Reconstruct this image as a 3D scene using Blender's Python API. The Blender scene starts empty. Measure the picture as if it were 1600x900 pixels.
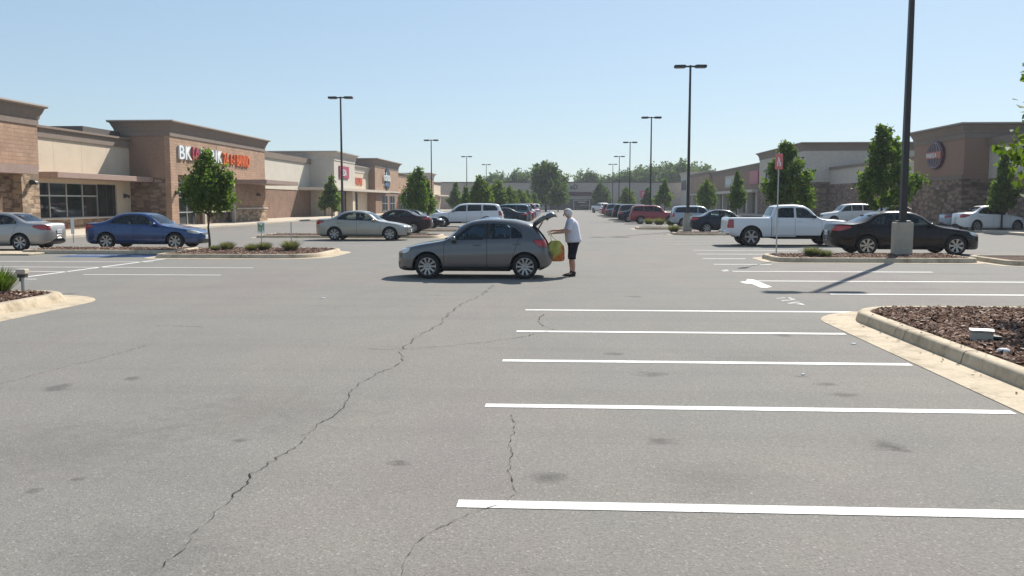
import bpy, bmesh, math, random
import numpy as np
from mathutils import Vector, Matrix
from mathutils.geometry import tessellate_polygon
random.seed(7)
R = math.radians
C = bpy.context.scene.collection
sc = bpy.context.scene

# ------------------------------------------------------------------ camera
F, H = 1400.0, 1.85                     # focal length in photo pixels (1600 wide), eye height
PT = math.atan(134/F); YW = math.atan(80/F*math.cos(PT))
cd = bpy.data.cameras.new('camera'); cam = bpy.data.objects.new('camera', cd); C.objects.link(cam)
cam.location = (0, 0, H); cam.rotation_euler = (math.pi/2-PT, 0, YW)
cd.sensor_width = 36; cd.lens = F/1600*36; cd.clip_end = 3000; cd.clip_start = .05
sc.camera = cam
_f = Vector((-math.sin(YW)*math.cos(PT), math.cos(YW)*math.cos(PT), -math.sin(PT)))
_r = Vector((math.cos(YW), math.sin(YW), 0)); _u = _r.cross(_f)
def ray(px, py): return _f+_r*((px-800)/F)+_u*((450-py)/F)
def G(px, py, z=0.0):
    d = ray(px, py); t = (z-H)/d.z; return Vector((d.x*t, d.y*t, z))
def PY(px, py, Y):
    d = ray(px, py); t = Y/d.y; return Vector((d.x*t, Y, H+d.z*t))
def PX(px, py, X):
    d = ray(px, py); t = X/d.x; return Vector((X, d.y*t, H+d.z*t))

# ------------------------------------------------------------------ bookkeeping
def tag(o, label=None, cat=None, group=None, kind=None):
    if label: o['label'] = label
    if cat: o['category'] = cat
    if group: o['group'] = group
    if kind: o['kind'] = kind
    return o
def empty(name, loc=(0,0,0), rz=0, label=None, cat=None, group=None):
    o = bpy.data.objects.new(name, None); C.objects.link(o); o.empty_display_size = .2
    o.location = loc; o.rotation_euler = (0, 0, rz); return tag(o, label, cat, group)
def link(name, me, mats, parent=None, smooth=False):
    if isinstance(me, bmesh.types.BMesh):
        bm = me; me = bpy.data.meshes.new(name); bm.to_mesh(me); bm.free()
    for m in (mats if isinstance(mats, (list, tuple)) else [mats]): me.materials.append(m)
    if smooth: me.polygons.foreach_set('use_smooth', [True]*len(me.polygons))
    o = bpy.data.objects.new(name, me); C.objects.link(o)
    if parent: o.parent = parent
    return o
def copy_tree(o, parent=None, paint=None):
    c = o.copy(); C.objects.link(c); c.parent = parent
    if paint is not None and c.type == 'MESH':
        for s in c.material_slots:
            if s.material and s.material.name.startswith('car_paint'):
                s.link = 'OBJECT'; s.material = paint
    for ch in o.children: copy_tree(ch, c, paint)
    return c

# ------------------------------------------------------------------ materials
def mat(name, col, rough=.6, metal=0., coat=0., spec=.5, coat_rough=.05):
    m = bpy.data.materials.new(name); m.use_nodes = True
    b = m.node_tree.nodes['Principled BSDF']
    b.inputs['Base Color'].default_value = (*col, 1); b.inputs['Roughness'].default_value = rough
    b.inputs['Metallic'].default_value = metal; b.inputs['Coat Weight'].default_value = coat
    b.inputs['Coat Roughness'].default_value = coat_rough; b.inputs['Specular IOR Level'].default_value = spec
    return m
class NT:
    def __init__(s, m): s.t = m.node_tree; s.n = s.t.nodes; s.l = s.t.links; s.b = s.n['Principled BSDF']
    def add(s, typ, **k):
        n = s.n.new(typ)
        for a, v in k.items():
            if a.startswith('i_'): 
                key = a[2:]; key = int(key) if key.isdigit() else key.replace('_', ' ')
                n.inputs[key].default_value = v
            else: setattr(n, a, v)
        return n
    def link(s, a, b): s.l.new(a, b)
    def noise(s, vec, scale, detail=4, rough=.6):
        n = s.add('ShaderNodeTexNoise'); n.inputs['Scale'].default_value = scale
        n.inputs['Detail'].default_value = detail; n.inputs['Roughness'].default_value = rough
        s.link(vec, n.inputs['Vector']); return n.outputs['Fac']
    def ramp(s, fac, stops):
        r = s.add('ShaderNodeValToRGB'); e = r.color_ramp.elements
        while len(e) < len(stops): e.new(.5)
        for q, (p, c) in zip(e, stops): q.position = p; q.color = (*c, 1) if len(c) == 3 else c
        s.link(fac, r.inputs['Fac']); return r.outputs['Color']
    def mix(s, fac, a, b, mode='MIX'):
        m = s.add('ShaderNodeMix', data_type='RGBA', blend_type=mode)
        for v, k in ((fac, 0), (a, 6), (b, 7)):
            if isinstance(v, (int, float)): m.inputs[k].default_value = v
            elif isinstance(v, tuple): m.inputs[k].default_value = (*v, 1)
            else: s.link(v, m.inputs[k])
        return m.outputs[2]
    def math(s, op, a, b=0.):
        m = s.add('ShaderNodeMath', operation=op)
        for i, v in enumerate((a, b)):
            if isinstance(v, (int, float)): m.inputs[i].default_value = v
            else: s.link(v, m.inputs[i])
        return m.outputs[0]
    def pos(s): return s.add('ShaderNodeNewGeometry').outputs['Position']
    def obj(s): return s.add('ShaderNodeTexCoord').outputs['Object']
    def bump(s, h, strength=.3, dist=.01):
        b = s.add('ShaderNodeBump'); b.inputs['Strength'].default_value = strength; b.inputs['Distance'].default_value = dist
        s.link(h, b.inputs['Height']); s.link(b.outputs['Normal'], s.b.inputs['Normal'])
    def color(s, c): s.link(c, s.b.inputs['Base Color'])
def scaled(t, vec, sx, sy, sz):
    m = t.add('ShaderNodeMapping'); m.inputs['Scale'].default_value = (sx, sy, sz); t.link(vec, m.inputs['Vector']); return m.outputs[0]

def m_asphalt():
    m = mat('asphalt', (.2,.2,.2), .93, spec=.2); t = NT(m); p = t.pos()
    big = t.noise(scaled(t, p, .16, .07, 1), 1, 5, .62)
    c = t.ramp(big, [(.30, (.186,.163,.154)), (.44, (.203,.188,.170)), (.56, (.190,.184,.166)), (.72, (.210,.186,.176))])
    mid = t.noise(scaled(t, p, .9, .5, 1), 1, 6, .7)
    c = t.mix(t.ramp(mid, [(.35,(.0,)*3), (.7,(1,)*3)]), c, t.mix(1, c, (1.10,1.09,1.07), 'MULTIPLY'))
    # long faint tyre tracks and seams along the lanes
    tr = t.noise(scaled(t, p, .02, 1.1, 1), 1, 4, .6)
    c = t.mix(t.ramp(tr, [(.5,(0,)*3), (.62,(.35,)*3), (.66,(0,)*3)]), c, t.mix(1, c, (.86,.85,.85), 'MULTIPLY'))
    # oil drips
    v = t.add('ShaderNodeTexVoronoi', feature='F1'); v.inputs['Scale'].default_value = .62
    wob = t.add('ShaderNodeVectorMath', operation='ADD'); nz = t.add('ShaderNodeTexNoise'); nz.inputs['Scale'].default_value = 3.2; nz.inputs['Detail'].default_value = 3
    t.link(p, nz.inputs['Vector']); sca = t.add('ShaderNodeVectorMath', operation='SCALE'); sca.inputs['Scale'].default_value = .35
    t.link(nz.outputs['Color'], sca.inputs[0]); t.link(p, wob.inputs[0]); t.link(sca.outputs[0], wob.inputs[1]); t.link(wob.outputs[0], v.inputs['Vector'])
    sep = t.add('ShaderNodeSeparateColor'); t.link(v.outputs['Color'], sep.inputs[0])
    rad = t.math('MULTIPLY', t.math('SUBTRACT', sep.outputs[0], .45), .22)
    k = t.math('DIVIDE', t.math('SUBTRACT', rad, v.outputs['Distance']), .05)
    c = t.mix(t.math('MULTIPLY', t.ramp(k, [(0,(0,)*3),(1,(1,)*3)]), .6), c, (.085,.08,.078))
    # aggregate
    vo = t.add('ShaderNodeTexVoronoi', feature='F1'); vo.inputs['Scale'].default_value = 85; t.link(p, vo.inputs['Vector'])
    agg = t.add('ShaderNodeSeparateColor'); t.link(vo.outputs['Color'], agg.inputs[0])
    c = t.mix(1, c, t.ramp(agg.outputs[0], [(0,(.78,)*3), (.25,(.95,)*3), (.7,(1.02,)*3), (.95,(1.08,)*3), (1,(1.5,)*3)]), 'MULTIPLY')
    fine = t.noise(p, 38, 3, .75)
    c = t.mix(1, c, t.ramp(fine, [(.3,(.87,)*3), (.7,(1.12,)*3)]), 'MULTIPLY')
    t.color(c); hgt = t.math('ADD', vo.outputs['Distance'], t.math('MULTIPLY', fine, .7)); t.bump(hgt, .3, .006)
    return m
def m_mottle(name, cols, scale, rough=.85, bump=.3, detail=5, dist=.01, spec=.3):
    m = mat(name, cols[0], rough, spec=spec); t = NT(m); p = t.pos(); n = t.noise(p, scale, detail, .65)
    k = len(cols); c = t.ramp(n, [(.28+.44*i/(k-1), cols[i]) for i in range(k)])
    f = t.noise(p, scale*9, 3, .7); c = t.mix(1, c, t.ramp(f, [(.3,(.88,)*3), (.7,(1.1,)*3)]), 'MULTIPLY')
    t.color(c); t.bump(f, bump, dist); return m
def m_brick(name, c1, c2, mortar, bw, bh, msz=.012, rough=.9, offset=.5, bumpd=.02, var=.25):
    m = mat(name, c1, rough, spec=.25); t = NT(m); p = t.pos()
    s = t.add('ShaderNodeSeparateXYZ'); t.link(p, s.inputs[0])
    cx = t.add('ShaderNodeCombineXYZ'); t.link(t.math('ADD', s.outputs[0], s.outputs[1]), cx.inputs[0]); t.link(s.outputs[2], cx.inputs[1])
    b = t.add('ShaderNodeTexBrick', offset=offset); b.inputs['Scale'].default_value = 1; b.inputs['Mortar Size'].default_value = msz
    b.inputs['Brick Width'].default_value = bw; b.inputs['Row Height'].default_value = bh; b.inputs['Bias'].default_value = 0
    b.inputs['Color1'].default_value = (*c1,1); b.inputs['Color2'].default_value = (*c2,1); b.inputs['Mortar'].default_value = (*mortar,1)
    t.link(cx.outputs[0], b.inputs['Vector'])
    n = t.noise(p, .7, 6, .7); c = t.mix(1, b.outputs['Color'], t.ramp(n, [(.3,(1-var,)*3), (.7,(1+var*.6,)*3)]), 'MULTIPLY')
    t.color(c); t.bump(t.math('SUBTRACT', 1., b.outputs['Fac']), .6, bumpd); return m
def m_stone(name, cols):
    m = mat(name, cols[0], .92, spec=.2); t = NT(m); p = t.pos()
    s = t.add('ShaderNodeSeparateXYZ'); t.link(p, s.inputs[0])
    cx = t.add('ShaderNodeCombineXYZ'); t.link(t.math('ADD', s.outputs[0], s.outputs[1]), cx.inputs[0]); t.link(s.outputs[2], cx.inputs[1])
    v = t.add('ShaderNodeTexVoronoi', feature='F1', distance='CHEBYCHEV'); v.inputs['Scale'].default_value = 1; t.link(scaled(t, cx.outputs[0], 1.7, 4.2, 1), v.inputs['Vector'])
    sp = t.add('ShaderNodeSeparateColor'); t.link(v.outputs['Color'], sp.inputs[0])
    k = len(cols); c = t.ramp(sp.outputs[0], [(i/(k-1), cols[i]) for i in range(k)])
    e = t.ramp(v.outputs['Distance'], [(.36,(1,)*3), (.52,(.55,)*3)]); c = t.mix(1, c, e, 'MULTIPLY')
    n = t.noise(p, 1.1, 5, .7); c = t.mix(1, c, t.ramp(n, [(.3,(.72,)*3), (.7,(1.2,)*3)]), 'MULTIPLY')
    t.color(c); t.bump(t.math('SUBTRACT', 1., v.outputs['Distance']), .8, .05); return m
def m_line():
    m = mat('road_paint', (.8,.8,.78), .6, spec=.3); t = NT(m); p = t.pos()
    n = t.noise(p, 9, 6, .75); w = t.noise(p, 45, 3, .8); k = t.math('MULTIPLY', n, w)
    c = t.mix(t.ramp(k, [(.14,(1,)*3), (.20,(0,)*3)]), (.78,.77,.73), (.30,.28,.26))
    d = t.noise(p, 2.2, 4, .7); c = t.mix(1, c, t.ramp(d, [(.3,(.86,.85,.83)), (.65,(1,)*3)]), 'MULTIPLY')
    t.color(c); t.bump(w, .25, .004)
    tr = t.add('ShaderNodeBsdfTransparent'); mx = t.add('ShaderNodeMixShader'); t.link(t.ramp(t.noise(p, 70, 2, .6), [(.24,(0,)*3), (.33,(1,)*3)]), mx.inputs[0])
    t.link(tr.outputs[0], mx.inputs[1]); t.link(t.b.outputs[0], mx.inputs[2]); t.link(mx.outputs[0], t.n['Material Output'].inputs[0]); return m
def m_worn():
    m = mat('worn_road_paint', (.8,.8,.78), .7, spec=.2); t = NT(m); p = t.pos()
    n = t.noise(p, 5, 6, .8); c = t.mix(t.ramp(n, [(.42,(0,)*3), (.58,(1,)*3)]), (.24,.235,.22), (.5,.49,.46)); t.color(c); return m
def m_leaf(name, cols, trans=.35):
    m = bpy.data.materials.new(name); m.use_nodes = True; t = NT(m)
    b = t.b; b.inputs['Roughness'].default_value = .65; b.inputs['Specular IOR Level'].default_value = .12
    g = t.add('ShaderNodeNewGeometry'); k = len(cols)
    c = t.ramp(g.outputs['Random Per Island'], [(i/(k-1), cols[i]) for i in range(k)])
    n = t.noise(t.obj(), 1.3, 3, .6); c = t.mix(1, c, t.ramp(n, [(.3,(.75,.8,.75)), (.7,(1.2,1.15,1.05))]), 'MULTIPLY')
    t.color(c); tr = t.add('ShaderNodeBsdfTranslucent'); t.link(t.mix(1, c, (1.4,1.5,.7), 'MULTIPLY'), tr.inputs[0])
    mx = t.add('ShaderNodeMixShader'); mx.inputs[0].default_value = trans
    t.link(b.outputs[0], mx.inputs[1]); t.link(tr.outputs[0], mx.inputs[2])
    t.link(mx.outputs[0], t.n['Material Output'].inputs[0]); return m
def m_glass(name, tint, refl=.06):
    m = bpy.data.materials.new(name); m.use_nodes = True; t = NT(m); t.n.remove(t.b)
    tr = t.add('ShaderNodeBsdfTransparent'); tr.inputs[0].default_value = (*tint, 1)
    gl = t.add('ShaderNodeBsdfGlossy'); gl.inputs['Roughness'].default_value = .03; gl.inputs[0].default_value = (.9,.95,1,1)
    fr = t.add('ShaderNodeFresnel'); fr.inputs[0].default_value = 1.5
    mx = t.add('ShaderNodeMixShader'); t.link(t.math('ADD', fr.outputs[0], refl), mx.inputs[0])
    t.link(tr.outputs[0], mx.inputs[1]); t.link(gl.outputs[0], mx.inputs[2]); t.link(mx.outputs[0], t.n['Material Output'].inputs[0]); return m
def paint(name, col, metal=.35, rough=.38):
    dk = max(col) < .03; m = mat('car_paint_'+name, col, rough, metal, .22 if dk else .75, .2 if dk else .45, .05); t = NT(m); p = t.obj()
    n = t.noise(p, 2.2, 5, .6); z = t.add('ShaderNodeSeparateXYZ'); t.link(p, z.inputs[0])
    dust = t.math('MULTIPLY', t.ramp(z.outputs[2], [(.15,(1,)*3), (.6,(.15,)*3)]), t.ramp(n, [(.35,(.05,)*3), (.75,(.55,)*3)]))
    c = t.mix(t.math('MULTIPLY', dust, .16), col, (.24,.21,.18)); t.color(c)
    r = t.math('ADD', t.math('MULTIPLY', dust, .4), rough); t.link(r, t.b.inputs['Roughness'])
    return m

def m_stain():
    m = mat('oil_stain', (.075,.068,.064), .8, spec=.3); t = NT(m); o = t.obj(); ln = t.add('ShaderNodeVectorMath', operation='LENGTH'); t.link(o, ln.inputs[0])
    n = t.noise(t.pos(), 5, 5, .7); f = t.math('SUBTRACT', t.math('ADD', 1.0, t.math('MULTIPLY', t.math('SUBTRACT', n, .55), 2.6)), t.math('MULTIPLY', ln.outputs['Value'], 1.25))
    a = t.math('MULTIPLY', t.ramp(f, [(.0,(0,)*3), (.75,(1,)*3)]), .30)
    tr = t.add('ShaderNodeBsdfTransparent'); mx = t.add('ShaderNodeMixShader'); t.link(a, mx.inputs[0]); t.link(tr.outputs[0], mx.inputs[1]); t.link(t.b.outputs[0], mx.inputs[2]); t.link(mx.outputs[0], t.n['Material Output'].inputs[0]); return m
M = {}
M['stain'] = m_stain(); M['stain_faint'] = m_stain(); [setattr(n.inputs[1], 'default_value', .09) for n in M['stain_faint'].node_tree.nodes if n.type == 'MATH' and abs(n.inputs[1].default_value-.30) < 1e-4]
M['asphalt'] = m_asphalt(); M['line'] = m_line(); M['worn'] = m_worn()
M['crack'] = mat('crack_dark', (.045,.042,.038), 1, spec=0)  # even dark tone of the crack ribbons
M['kerb'] = m_mottle('kerb_concrete', [(.40,.325,.23),(.49,.405,.29),(.55,.46,.335)], 1.6, .9, .4)
_t = NT(M['kerb']); _src = _t.b.inputs['Base Color'].links[0].from_socket; _t.color(_t.mix(1, _src, _t.ramp(_t.noise(_t.pos(), 2.6, 8, .75), [(.34,(.62,.60,.57)), (.5,(1,)*3)]), 'MULTIPLY'))
M['joint'] = mat('kerb_joint', (.07,.06,.05), 1, spec=0)
M['walk'] = m_mottle('walk_concrete', [(.44,.38,.30),(.54,.47,.38)], .6, .9, .2)
M['base'] = m_mottle('pole_base_concrete', [(.36,.33,.27),(.44,.40,.335)], 2.5, .9, .3)
M['mulch'] = m_mottle('mulch_bed', [(.05,.028,.02),(.12,.07,.05),(.2,.125,.095)], 9, 1, 1, 5, .04)
M['brick'] = m_brick('tan_brick', (.42,.275,.185), (.36,.23,.155), (.29,.2,.145), .6, .2, .014)
M['brick_dark'] = m_brick('brown_block', (.27,.165,.112), (.235,.145,.10), (.19,.125,.09), .6, .2, .012)
M['stucco_brown'] = m_mottle('brown_stucco', [(.27,.17,.12),(.30,.19,.135)], .8, .9, .2)
M['stone'] = m_stone('ledge_stone', [(.19,.12,.08),(.30,.20,.135),(.25,.155,.10),(.36,.26,.18),(.21,.14,.10)])
M['stone_dark'] = m_stone('brown_ledge_stone', [(.19,.125,.092),(.29,.2,.15),(.24,.165,.122),(.34,.25,.19)])
M['stone_lt'] = m_stone('pale_ledge_stone', [(.34,.235,.155),(.42,.31,.215),(.38,.265,.175),(.46,.36,.26)])
M['beige'] = m_brick('beige_stucco', (.60,.50,.375), (.59,.49,.37), (.47,.39,.29), 3.2, 9, .03, .9, 0, .01, .08)
M['cream'] = m_brick('cream_stucco', (.56,.51,.43), (.55,.5,.42), (.45,.4,.33), 4.5, 9, .03, .9, 0, .01, .08)
M['taupe'] = m_mottle('taupe_stucco', [(.50,.445,.375),(.54,.48,.41)], .4, .9, .15)
M['store'] = m_mottle('store_block', [(.42,.36,.32),(.47,.41,.365)], .35, .9, .15)
M['cornice'] = m_mottle('cornice_taupe', [(.20,.155,.125),(.23,.18,.145)], .9, .8, .1)
M['capstrip'] = mat('cornice_cap', (.42,.36,.30), .6)
M['roofdark'] = mat('roof_metal', (.10,.085,.075), .6)
M['canopy'] = m_mottle('canopy_metal', [(.31,.215,.175),(.34,.24,.20)], .5, .5, .05)
M['canopy_pale'] = m_mottle('canopy_pale', [(.52,.45,.37),(.56,.49,.41)], .5, .6, .05)
M['frame'] = mat('window_frame', (.42,.42,.40), .4, .5)
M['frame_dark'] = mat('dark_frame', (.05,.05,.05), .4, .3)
M['shopglass'] = mat('shop_glass', (.012,.016,.016), .04, 0, 0, .6)
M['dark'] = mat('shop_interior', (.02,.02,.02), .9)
M['pole'] = mat('pole_paint', (.022,.02,.02), .45, .2)
M['lampglass'] = mat('lamp_lens', (.35,.35,.34), .3)
M['bark'] = m_mottle('bark', [(.05,.036,.027),(.10,.075,.055)], 9, .95, .8)
M['leaf'] = m_leaf('leaf_green', [(.052,.095,.022),(.08,.135,.03),(.115,.175,.038),(.155,.215,.05)], .47)
M['leaf2'] = m_leaf('leaf_yellowgreen', [(.07,.115,.024),(.10,.15,.03),(.13,.185,.038),(.16,.21,.05)], .42)
M['leaf3'] = m_leaf('leaf_far', [(.065,.105,.045),(.09,.135,.055),(.115,.16,.068)], .42)
M['grass'] = m_leaf('shrub_blade', [(.11,.115,.06),(.155,.155,.085),(.21,.205,.12)], .35)
M['chip'] = None
mc = bpy.data.materials.new('bark_chip'); mc.use_nodes = True; tc = NT(mc); gg = tc.add('ShaderNodeNewGeometry')
tc.color(tc.ramp(gg.outputs['Random Per Island'], [(0,(.05,.026,.018)), (.4,(.12,.066,.045)), (.75,(.20,.125,.092)), (.93,(.34,.245,.19)), (1,(.5,.42,.35))]))
tc.b.inputs['Roughness'].default_value = 1; tc.b.inputs['Specular IOR Level'].default_value = .1; M['chip'] = mc
M['trim'] = mat('black_trim', (.014,.014,.015), .45)
M['gap'] = mat('panel_gap', (.006,.006,.006), .9, spec=.1)
M['liner'] = mat('wheel_liner', (.012,.012,.012), .95, spec=.1)
M['tyre'] = m_mottle('tyre_rubber', [(.016,.016,.016),(.026,.025,.024)], 14, .85, .2)
M['alloy'] = mat('alloy', (.33,.33,.335), .32, .8)
M['disc'] = mat('brake_disc', (.06,.06,.06), .5, .6)
M['glass'] = m_glass('car_glass', (.36,.43,.42), .0)
M['glass_dark'] = m_glass('tinted_car_glass', (.045,.052,.056), .0)
M['chrome'] = mat('chrome', (.6,.6,.6), .15, 1)
M['headlamp'] = mat('headlamp', (.62,.62,.60), .12, .3, .8)
M['taillamp'] = mat('taillamp', (.36,.012,.014), .15, 0, .8)
M['plate'] = mat('number_plate', (.62,.64,.66), .4)
M['plate_ink'] = mat('plate_ink', (.05,.07,.16), .5)
M['seat'] = m_mottle('seat_cloth', [(.10,.095,.085),(.14,.13,.12)], 8, .95, .1)
M['carpet'] = mat('car_carpet', (.03,.03,.03), 1)

# ------------------------------------------------------------------ mesh helpers
def box(bm, x0, x1, y0, y1, z0, z1, mi=0, bevel=0.):
    v = [bm.verts.new((x, y, z)) for x in (x0, x1) for y in (y0, y1) for z in (z0, z1)]
    fs = [bm.faces.new([v[i] for i in q]) for q in ((0,1,3,2),(4,6,7,5),(0,4,5,1),(2,3,7,6),(0,2,6,4),(1,5,7,3))]
    for f in fs: f.material_index = mi
    if bevel: 
        es = list({e for f in fs for e in f.edges})
        bmesh.ops.bevel(bm, geom=es, offset=bevel, segments=2, affect='EDGES', profile=.5, clamp_overlap=True)
    return v
def rings(bm, rs, closed=True, cap0=False, cap1=False, mi=0):
    vs = [[bm.verts.new(p) for p in r] for r in rs]; n = len(rs[0])
    for a, b in zip(vs, vs[1:]):
        for i in range(n if closed else n-1):
            j = (i+1) % n; f = bm.faces.new((a[i], a[j], b[j], b[i])); f.material_index = mi
    if cap0: bm.faces.new(vs[0][::-1]).material_index = mi
    if cap1: bm.faces.new(vs[-1]).material_index = mi
    return vs
def tube(bm, pts, rad, seg=8, cap=True, mi=0, flat=1., up=Vector((0,0,1))):
    pts = [Vector(p) for p in pts]; rs = []
    if not isinstance(rad, (list, tuple)): rad = [rad]*len(pts)
    a = None
    for i, p in enumerate(pts):
        d = (pts[min(i+1, len(pts)-1)]-pts[max(i-1, 0)]).normalized()
        if a is None:
            w = up if abs(d.dot(up)) < .95 else Vector((1,0,0)); a = w.cross(d).normalized()
        else: a = (a-d*a.dot(d)).normalized()
        b = d.cross(a); r = rad[i]
        ra, rb = r if isinstance(r, (tuple, list)) else (r, r*flat)
        rs.append([p+a*(math.cos(t)*ra)+b*(math.sin(t)*rb) for t in [2*math.pi*k/seg for k in range(seg)]])
    rings(bm, rs, True, cap, cap, mi)
def pchip(pts):
    xs = [p[0] for p in pts]; ys = [p[1] for p in pts]; n = len(xs)
    h = [xs[i+1]-xs[i] for i in range(n-1)]; d = [(ys[i+1]-ys[i])/h[i] for i in range(n-1)]; m = [0.]*n
    m[0], m[-1] = d[0], d[-1]
    for i in range(1, n-1):
        if d[i-1]*d[i] > 0:
            w1 = 2*h[i]+h[i-1]; w2 = h[i]+2*h[i-1]; m[i] = (w1+w2)/(w1/d[i-1]+w2/d[i])
    def f(x):
        if x <= xs[0]: return ys[0]
        if x >= xs[-1]: return ys[-1]
        i = 0
        while x > xs[i+1]: i += 1
        t = (x-xs[i])/h[i]; t2 = t*t; t3 = t2*t
        return (2*t3-3*t2+1)*ys[i]+(t3-2*t2+t)*h[i]*m[i]+(-2*t3+3*t2)*ys[i+1]+(t3-t2)*h[i]*m[i+1]
    return f
def smooth01(t): t = max(0., min(1., t)); return t*t*(3-2*t)
def np_mesh(name, verts, faces):
    me = bpy.data.meshes.new(name); verts = np.asarray(verts, np.float32); faces = np.asarray(faces, np.int32); k = faces.shape[1]
    me.vertices.add(len(verts)); me.vertices.foreach_set('co', verts.ravel())
    me.loops.add(faces.size); me.loops.foreach_set('vertex_index', faces.ravel())
    me.polygons.add(len(faces)); me.polygons.foreach_set('loop_start', np.arange(len(faces), dtype=np.int32)*k)
    me.polygons.foreach_set('loop_total', np.full(len(faces), k, np.int32)); me.update(calc_edges=True); me.validate(); return me
# ------------------------------------------------------------------ cars
def ccw(poly):
    a = sum(p[0]*q[1]-q[0]*p[1] for p, q in zip(poly, poly[1:]+poly[:1]))
    return poly if a > 0 else poly[::-1]
def offset(poly, d):
    poly = ccw(poly); n = len(poly); out = []
    for i in range(n):
        p0, p1, p2 = Vector(poly[i-1]), Vector(poly[i]), Vector(poly[(i+1) % n])
        e0 = (p1-p0).normalized(); e1 = (p2-p1).normalized(); n0 = Vector((e0.y, -e0.x)); n1 = Vector((e1.y, -e1.x))
        b = n0+n1; k = b.dot(n0); k = max(k, .35); q = p1+b*(d/k); out.append((q.x, q.y))
    return out
def rounded(poly, r, n=3):
    poly = ccw(poly); out = []; N = len(poly)
    for i in range(N):
        p0, p1, p2 = Vector(poly[i-1]), Vector(poly[i]), Vector(poly[(i+1) % N])
        a = (p0-p1); b = (p2-p1); q = min(r, a.length*.45, b.length*.45); a = p1+a.normalized()*q; b = p1+b.normalized()*q
        for k in range(n+1):
            t = k/n; s = a*(1-t)**2+p1*(2*t*(1-t))+b*t*t; out.append((s.x, s.y))
    return out
AX = {'y': (0, 2), 'z': (0, 1), 'x': (1, 2)}
def cut(bm, poly, axis, filt):
    """Cut the half shell along a convex outline seen along an axis; returns the faces inside."""
    poly = ccw(list(poly)); i, j = AX[axis]
    lo = [min(p[k] for p in poly) for k in (0, 1)]; hi = [max(p[k] for p in poly) for k in (0, 1)]
    fs = []
    for f in bm.faces:
        if not filt(f.calc_center_median()): continue
        a = [v.co[i] for v in f.verts]; b = [v.co[j] for v in f.verts]
        if max(a) < lo[0] or min(a) > hi[0] or max(b) < lo[1] or min(b) > hi[1]: continue
        fs.append(f)
    for p, q in zip(poly, poly[1:]+poly[:1]):
        n2 = Vector((q[1]-p[1], -(q[0]-p[0])))
        if n2.length < 1e-7: continue
        n2.normalize(); co = [0, 0, 0]; no = [0, 0, 0]; co[i], co[j] = p; no[i], no[j] = n2
        es = list({e for f in fs for e in f.edges}); vs = list({v for f in fs for v in f.verts})
        if not fs: return []
        r = bmesh.ops.bisect_plane(bm, geom=fs+es+vs, dist=1e-5, plane_co=co, plane_no=no)
        co, no = Vector(co), Vector(no)
        fs = [g for g in r['geom'] if isinstance(g, bmesh.types.BMFace) and (g.calc_center_median()-co).dot(no) < 0]
    return fs
def take(bm, fs, keep_mi=False, lift=0.):
    nb = bmesh.new(); vm = {}
    bm.normal_update()
    for f in fs:
        vs = []
        for v in f.verts:
            if v not in vm: vm[v] = nb.verts.new(v.co+v.normal*lift)
            vs.append(vm[v])
        g = nb.faces.new(vs); g.material_index = f.material_index if keep_mi else 0; g.smooth = True
    bmesh.ops.delete(bm, geom=fs, context='FACES'); return nb
def mirrored(bm):
    nb = bmesh.new(); vm = {v: nb.verts.new((v.co.x, -v.co.y, v.co.z)) for v in bm.verts}
    for f in bm.faces:
        g = nb.faces.new([vm[v] for v in f.verts][::-1]); g.material_index = f.material_index; g.smooth = f.smooth
    return nb
def whole(bm):
    vm = {}
    for v in list(bm.verts): vm[v] = v if abs(v.co.y) < 1e-4 else bm.verts.new((v.co.x, -v.co.y, v.co.z))
    for f in list(bm.faces):
        vs = [vm[v] for v in f.verts][::-1]
        if len(set(vs)) < 3 or set(vs) == set(f.verts): continue
        try: g = bm.faces.new(vs)
        except ValueError: continue
        g.material_index = f.material_index; g.smooth = True
    return bm

def wheel_meshes(rt, w, spokes, twin):
    """tyre, rim and disc around the Y axis, outer face at +y"""
    def lathe(bm, prof, seg=40, mi=0):
        rings(bm, [[Vector((math.cos(2*math.pi*k/seg)*r, y, math.sin(2*math.pi*k/seg)*r)) for k in range(seg)] for r, y in prof], True, mi=mi)
    rr = rt*.70
    t = bmesh.new(); lathe(t, [(rr*.97,w*.40),(rr*1.02,w*.47),(rt*.86,w*.5),(rt*.955,w*.44),(rt*.99,w*.34),(rt,w*.1),(rt,-w*.1),(rt*.99,-w*.34),(rt*.95,-w*.45),(rt*.8,-w*.5),(rr*.97,-w*.42)])
    r = bmesh.new(); lathe(r, [(rr*1.0,w*.40),(rr*1.0,w*.455),(rr*.955,w*.46),(rr*.93,w*.40),(rr*.90,w*.30),(rr*.86,-w*.35)])
    for k in range(spokes):
        a0 = 2*math.pi*k/spokes
        for da in ((-.10, .10) if twin else (0,)):
            rs = []
            for q, ww in ((.12,.050),(.45,.030),(.8,.034),(.96,.046)):
                a = a0+da*(.4+.8*q); c = Vector((math.cos(a), 0, math.sin(a)))*rr*q; sd = Vector((-math.sin(a), 0, math.cos(a)))*(ww*rr/.21*(.62 if twin else 1)*(.8 if spokes > 8 else 1))
                yo = w*(.36+.08*q); rs.append([c-sd+Vector((0,yo-.02,0)), c-sd*.8+Vector((0,yo,0)), c+sd*.8+Vector((0,yo,0)), c+sd+Vector((0,yo-.02,0))])
            rings(r, rs, False)
    lathe(r, [(.001,w*.42),(rr*.12,w*.42),(rr*.2,w*.38),(rr*.2,w*.3)], 20)
    d = bmesh.new(); lathe(d, [(.01,w*.12),(rr*.62,w*.12),(rr*.62,w*.04)], 28); lathe(d, [(rr*.62,w*.0),(rr*.93,-w*.02)], 28)
    return t, r, d

def sbox(x0, x1, y0, y1, z0, z1, bev=.04):
    bm = bmesh.new(); box(bm, x0, x1, y0, y1, z0, z1, 0, bev); return bm

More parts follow.
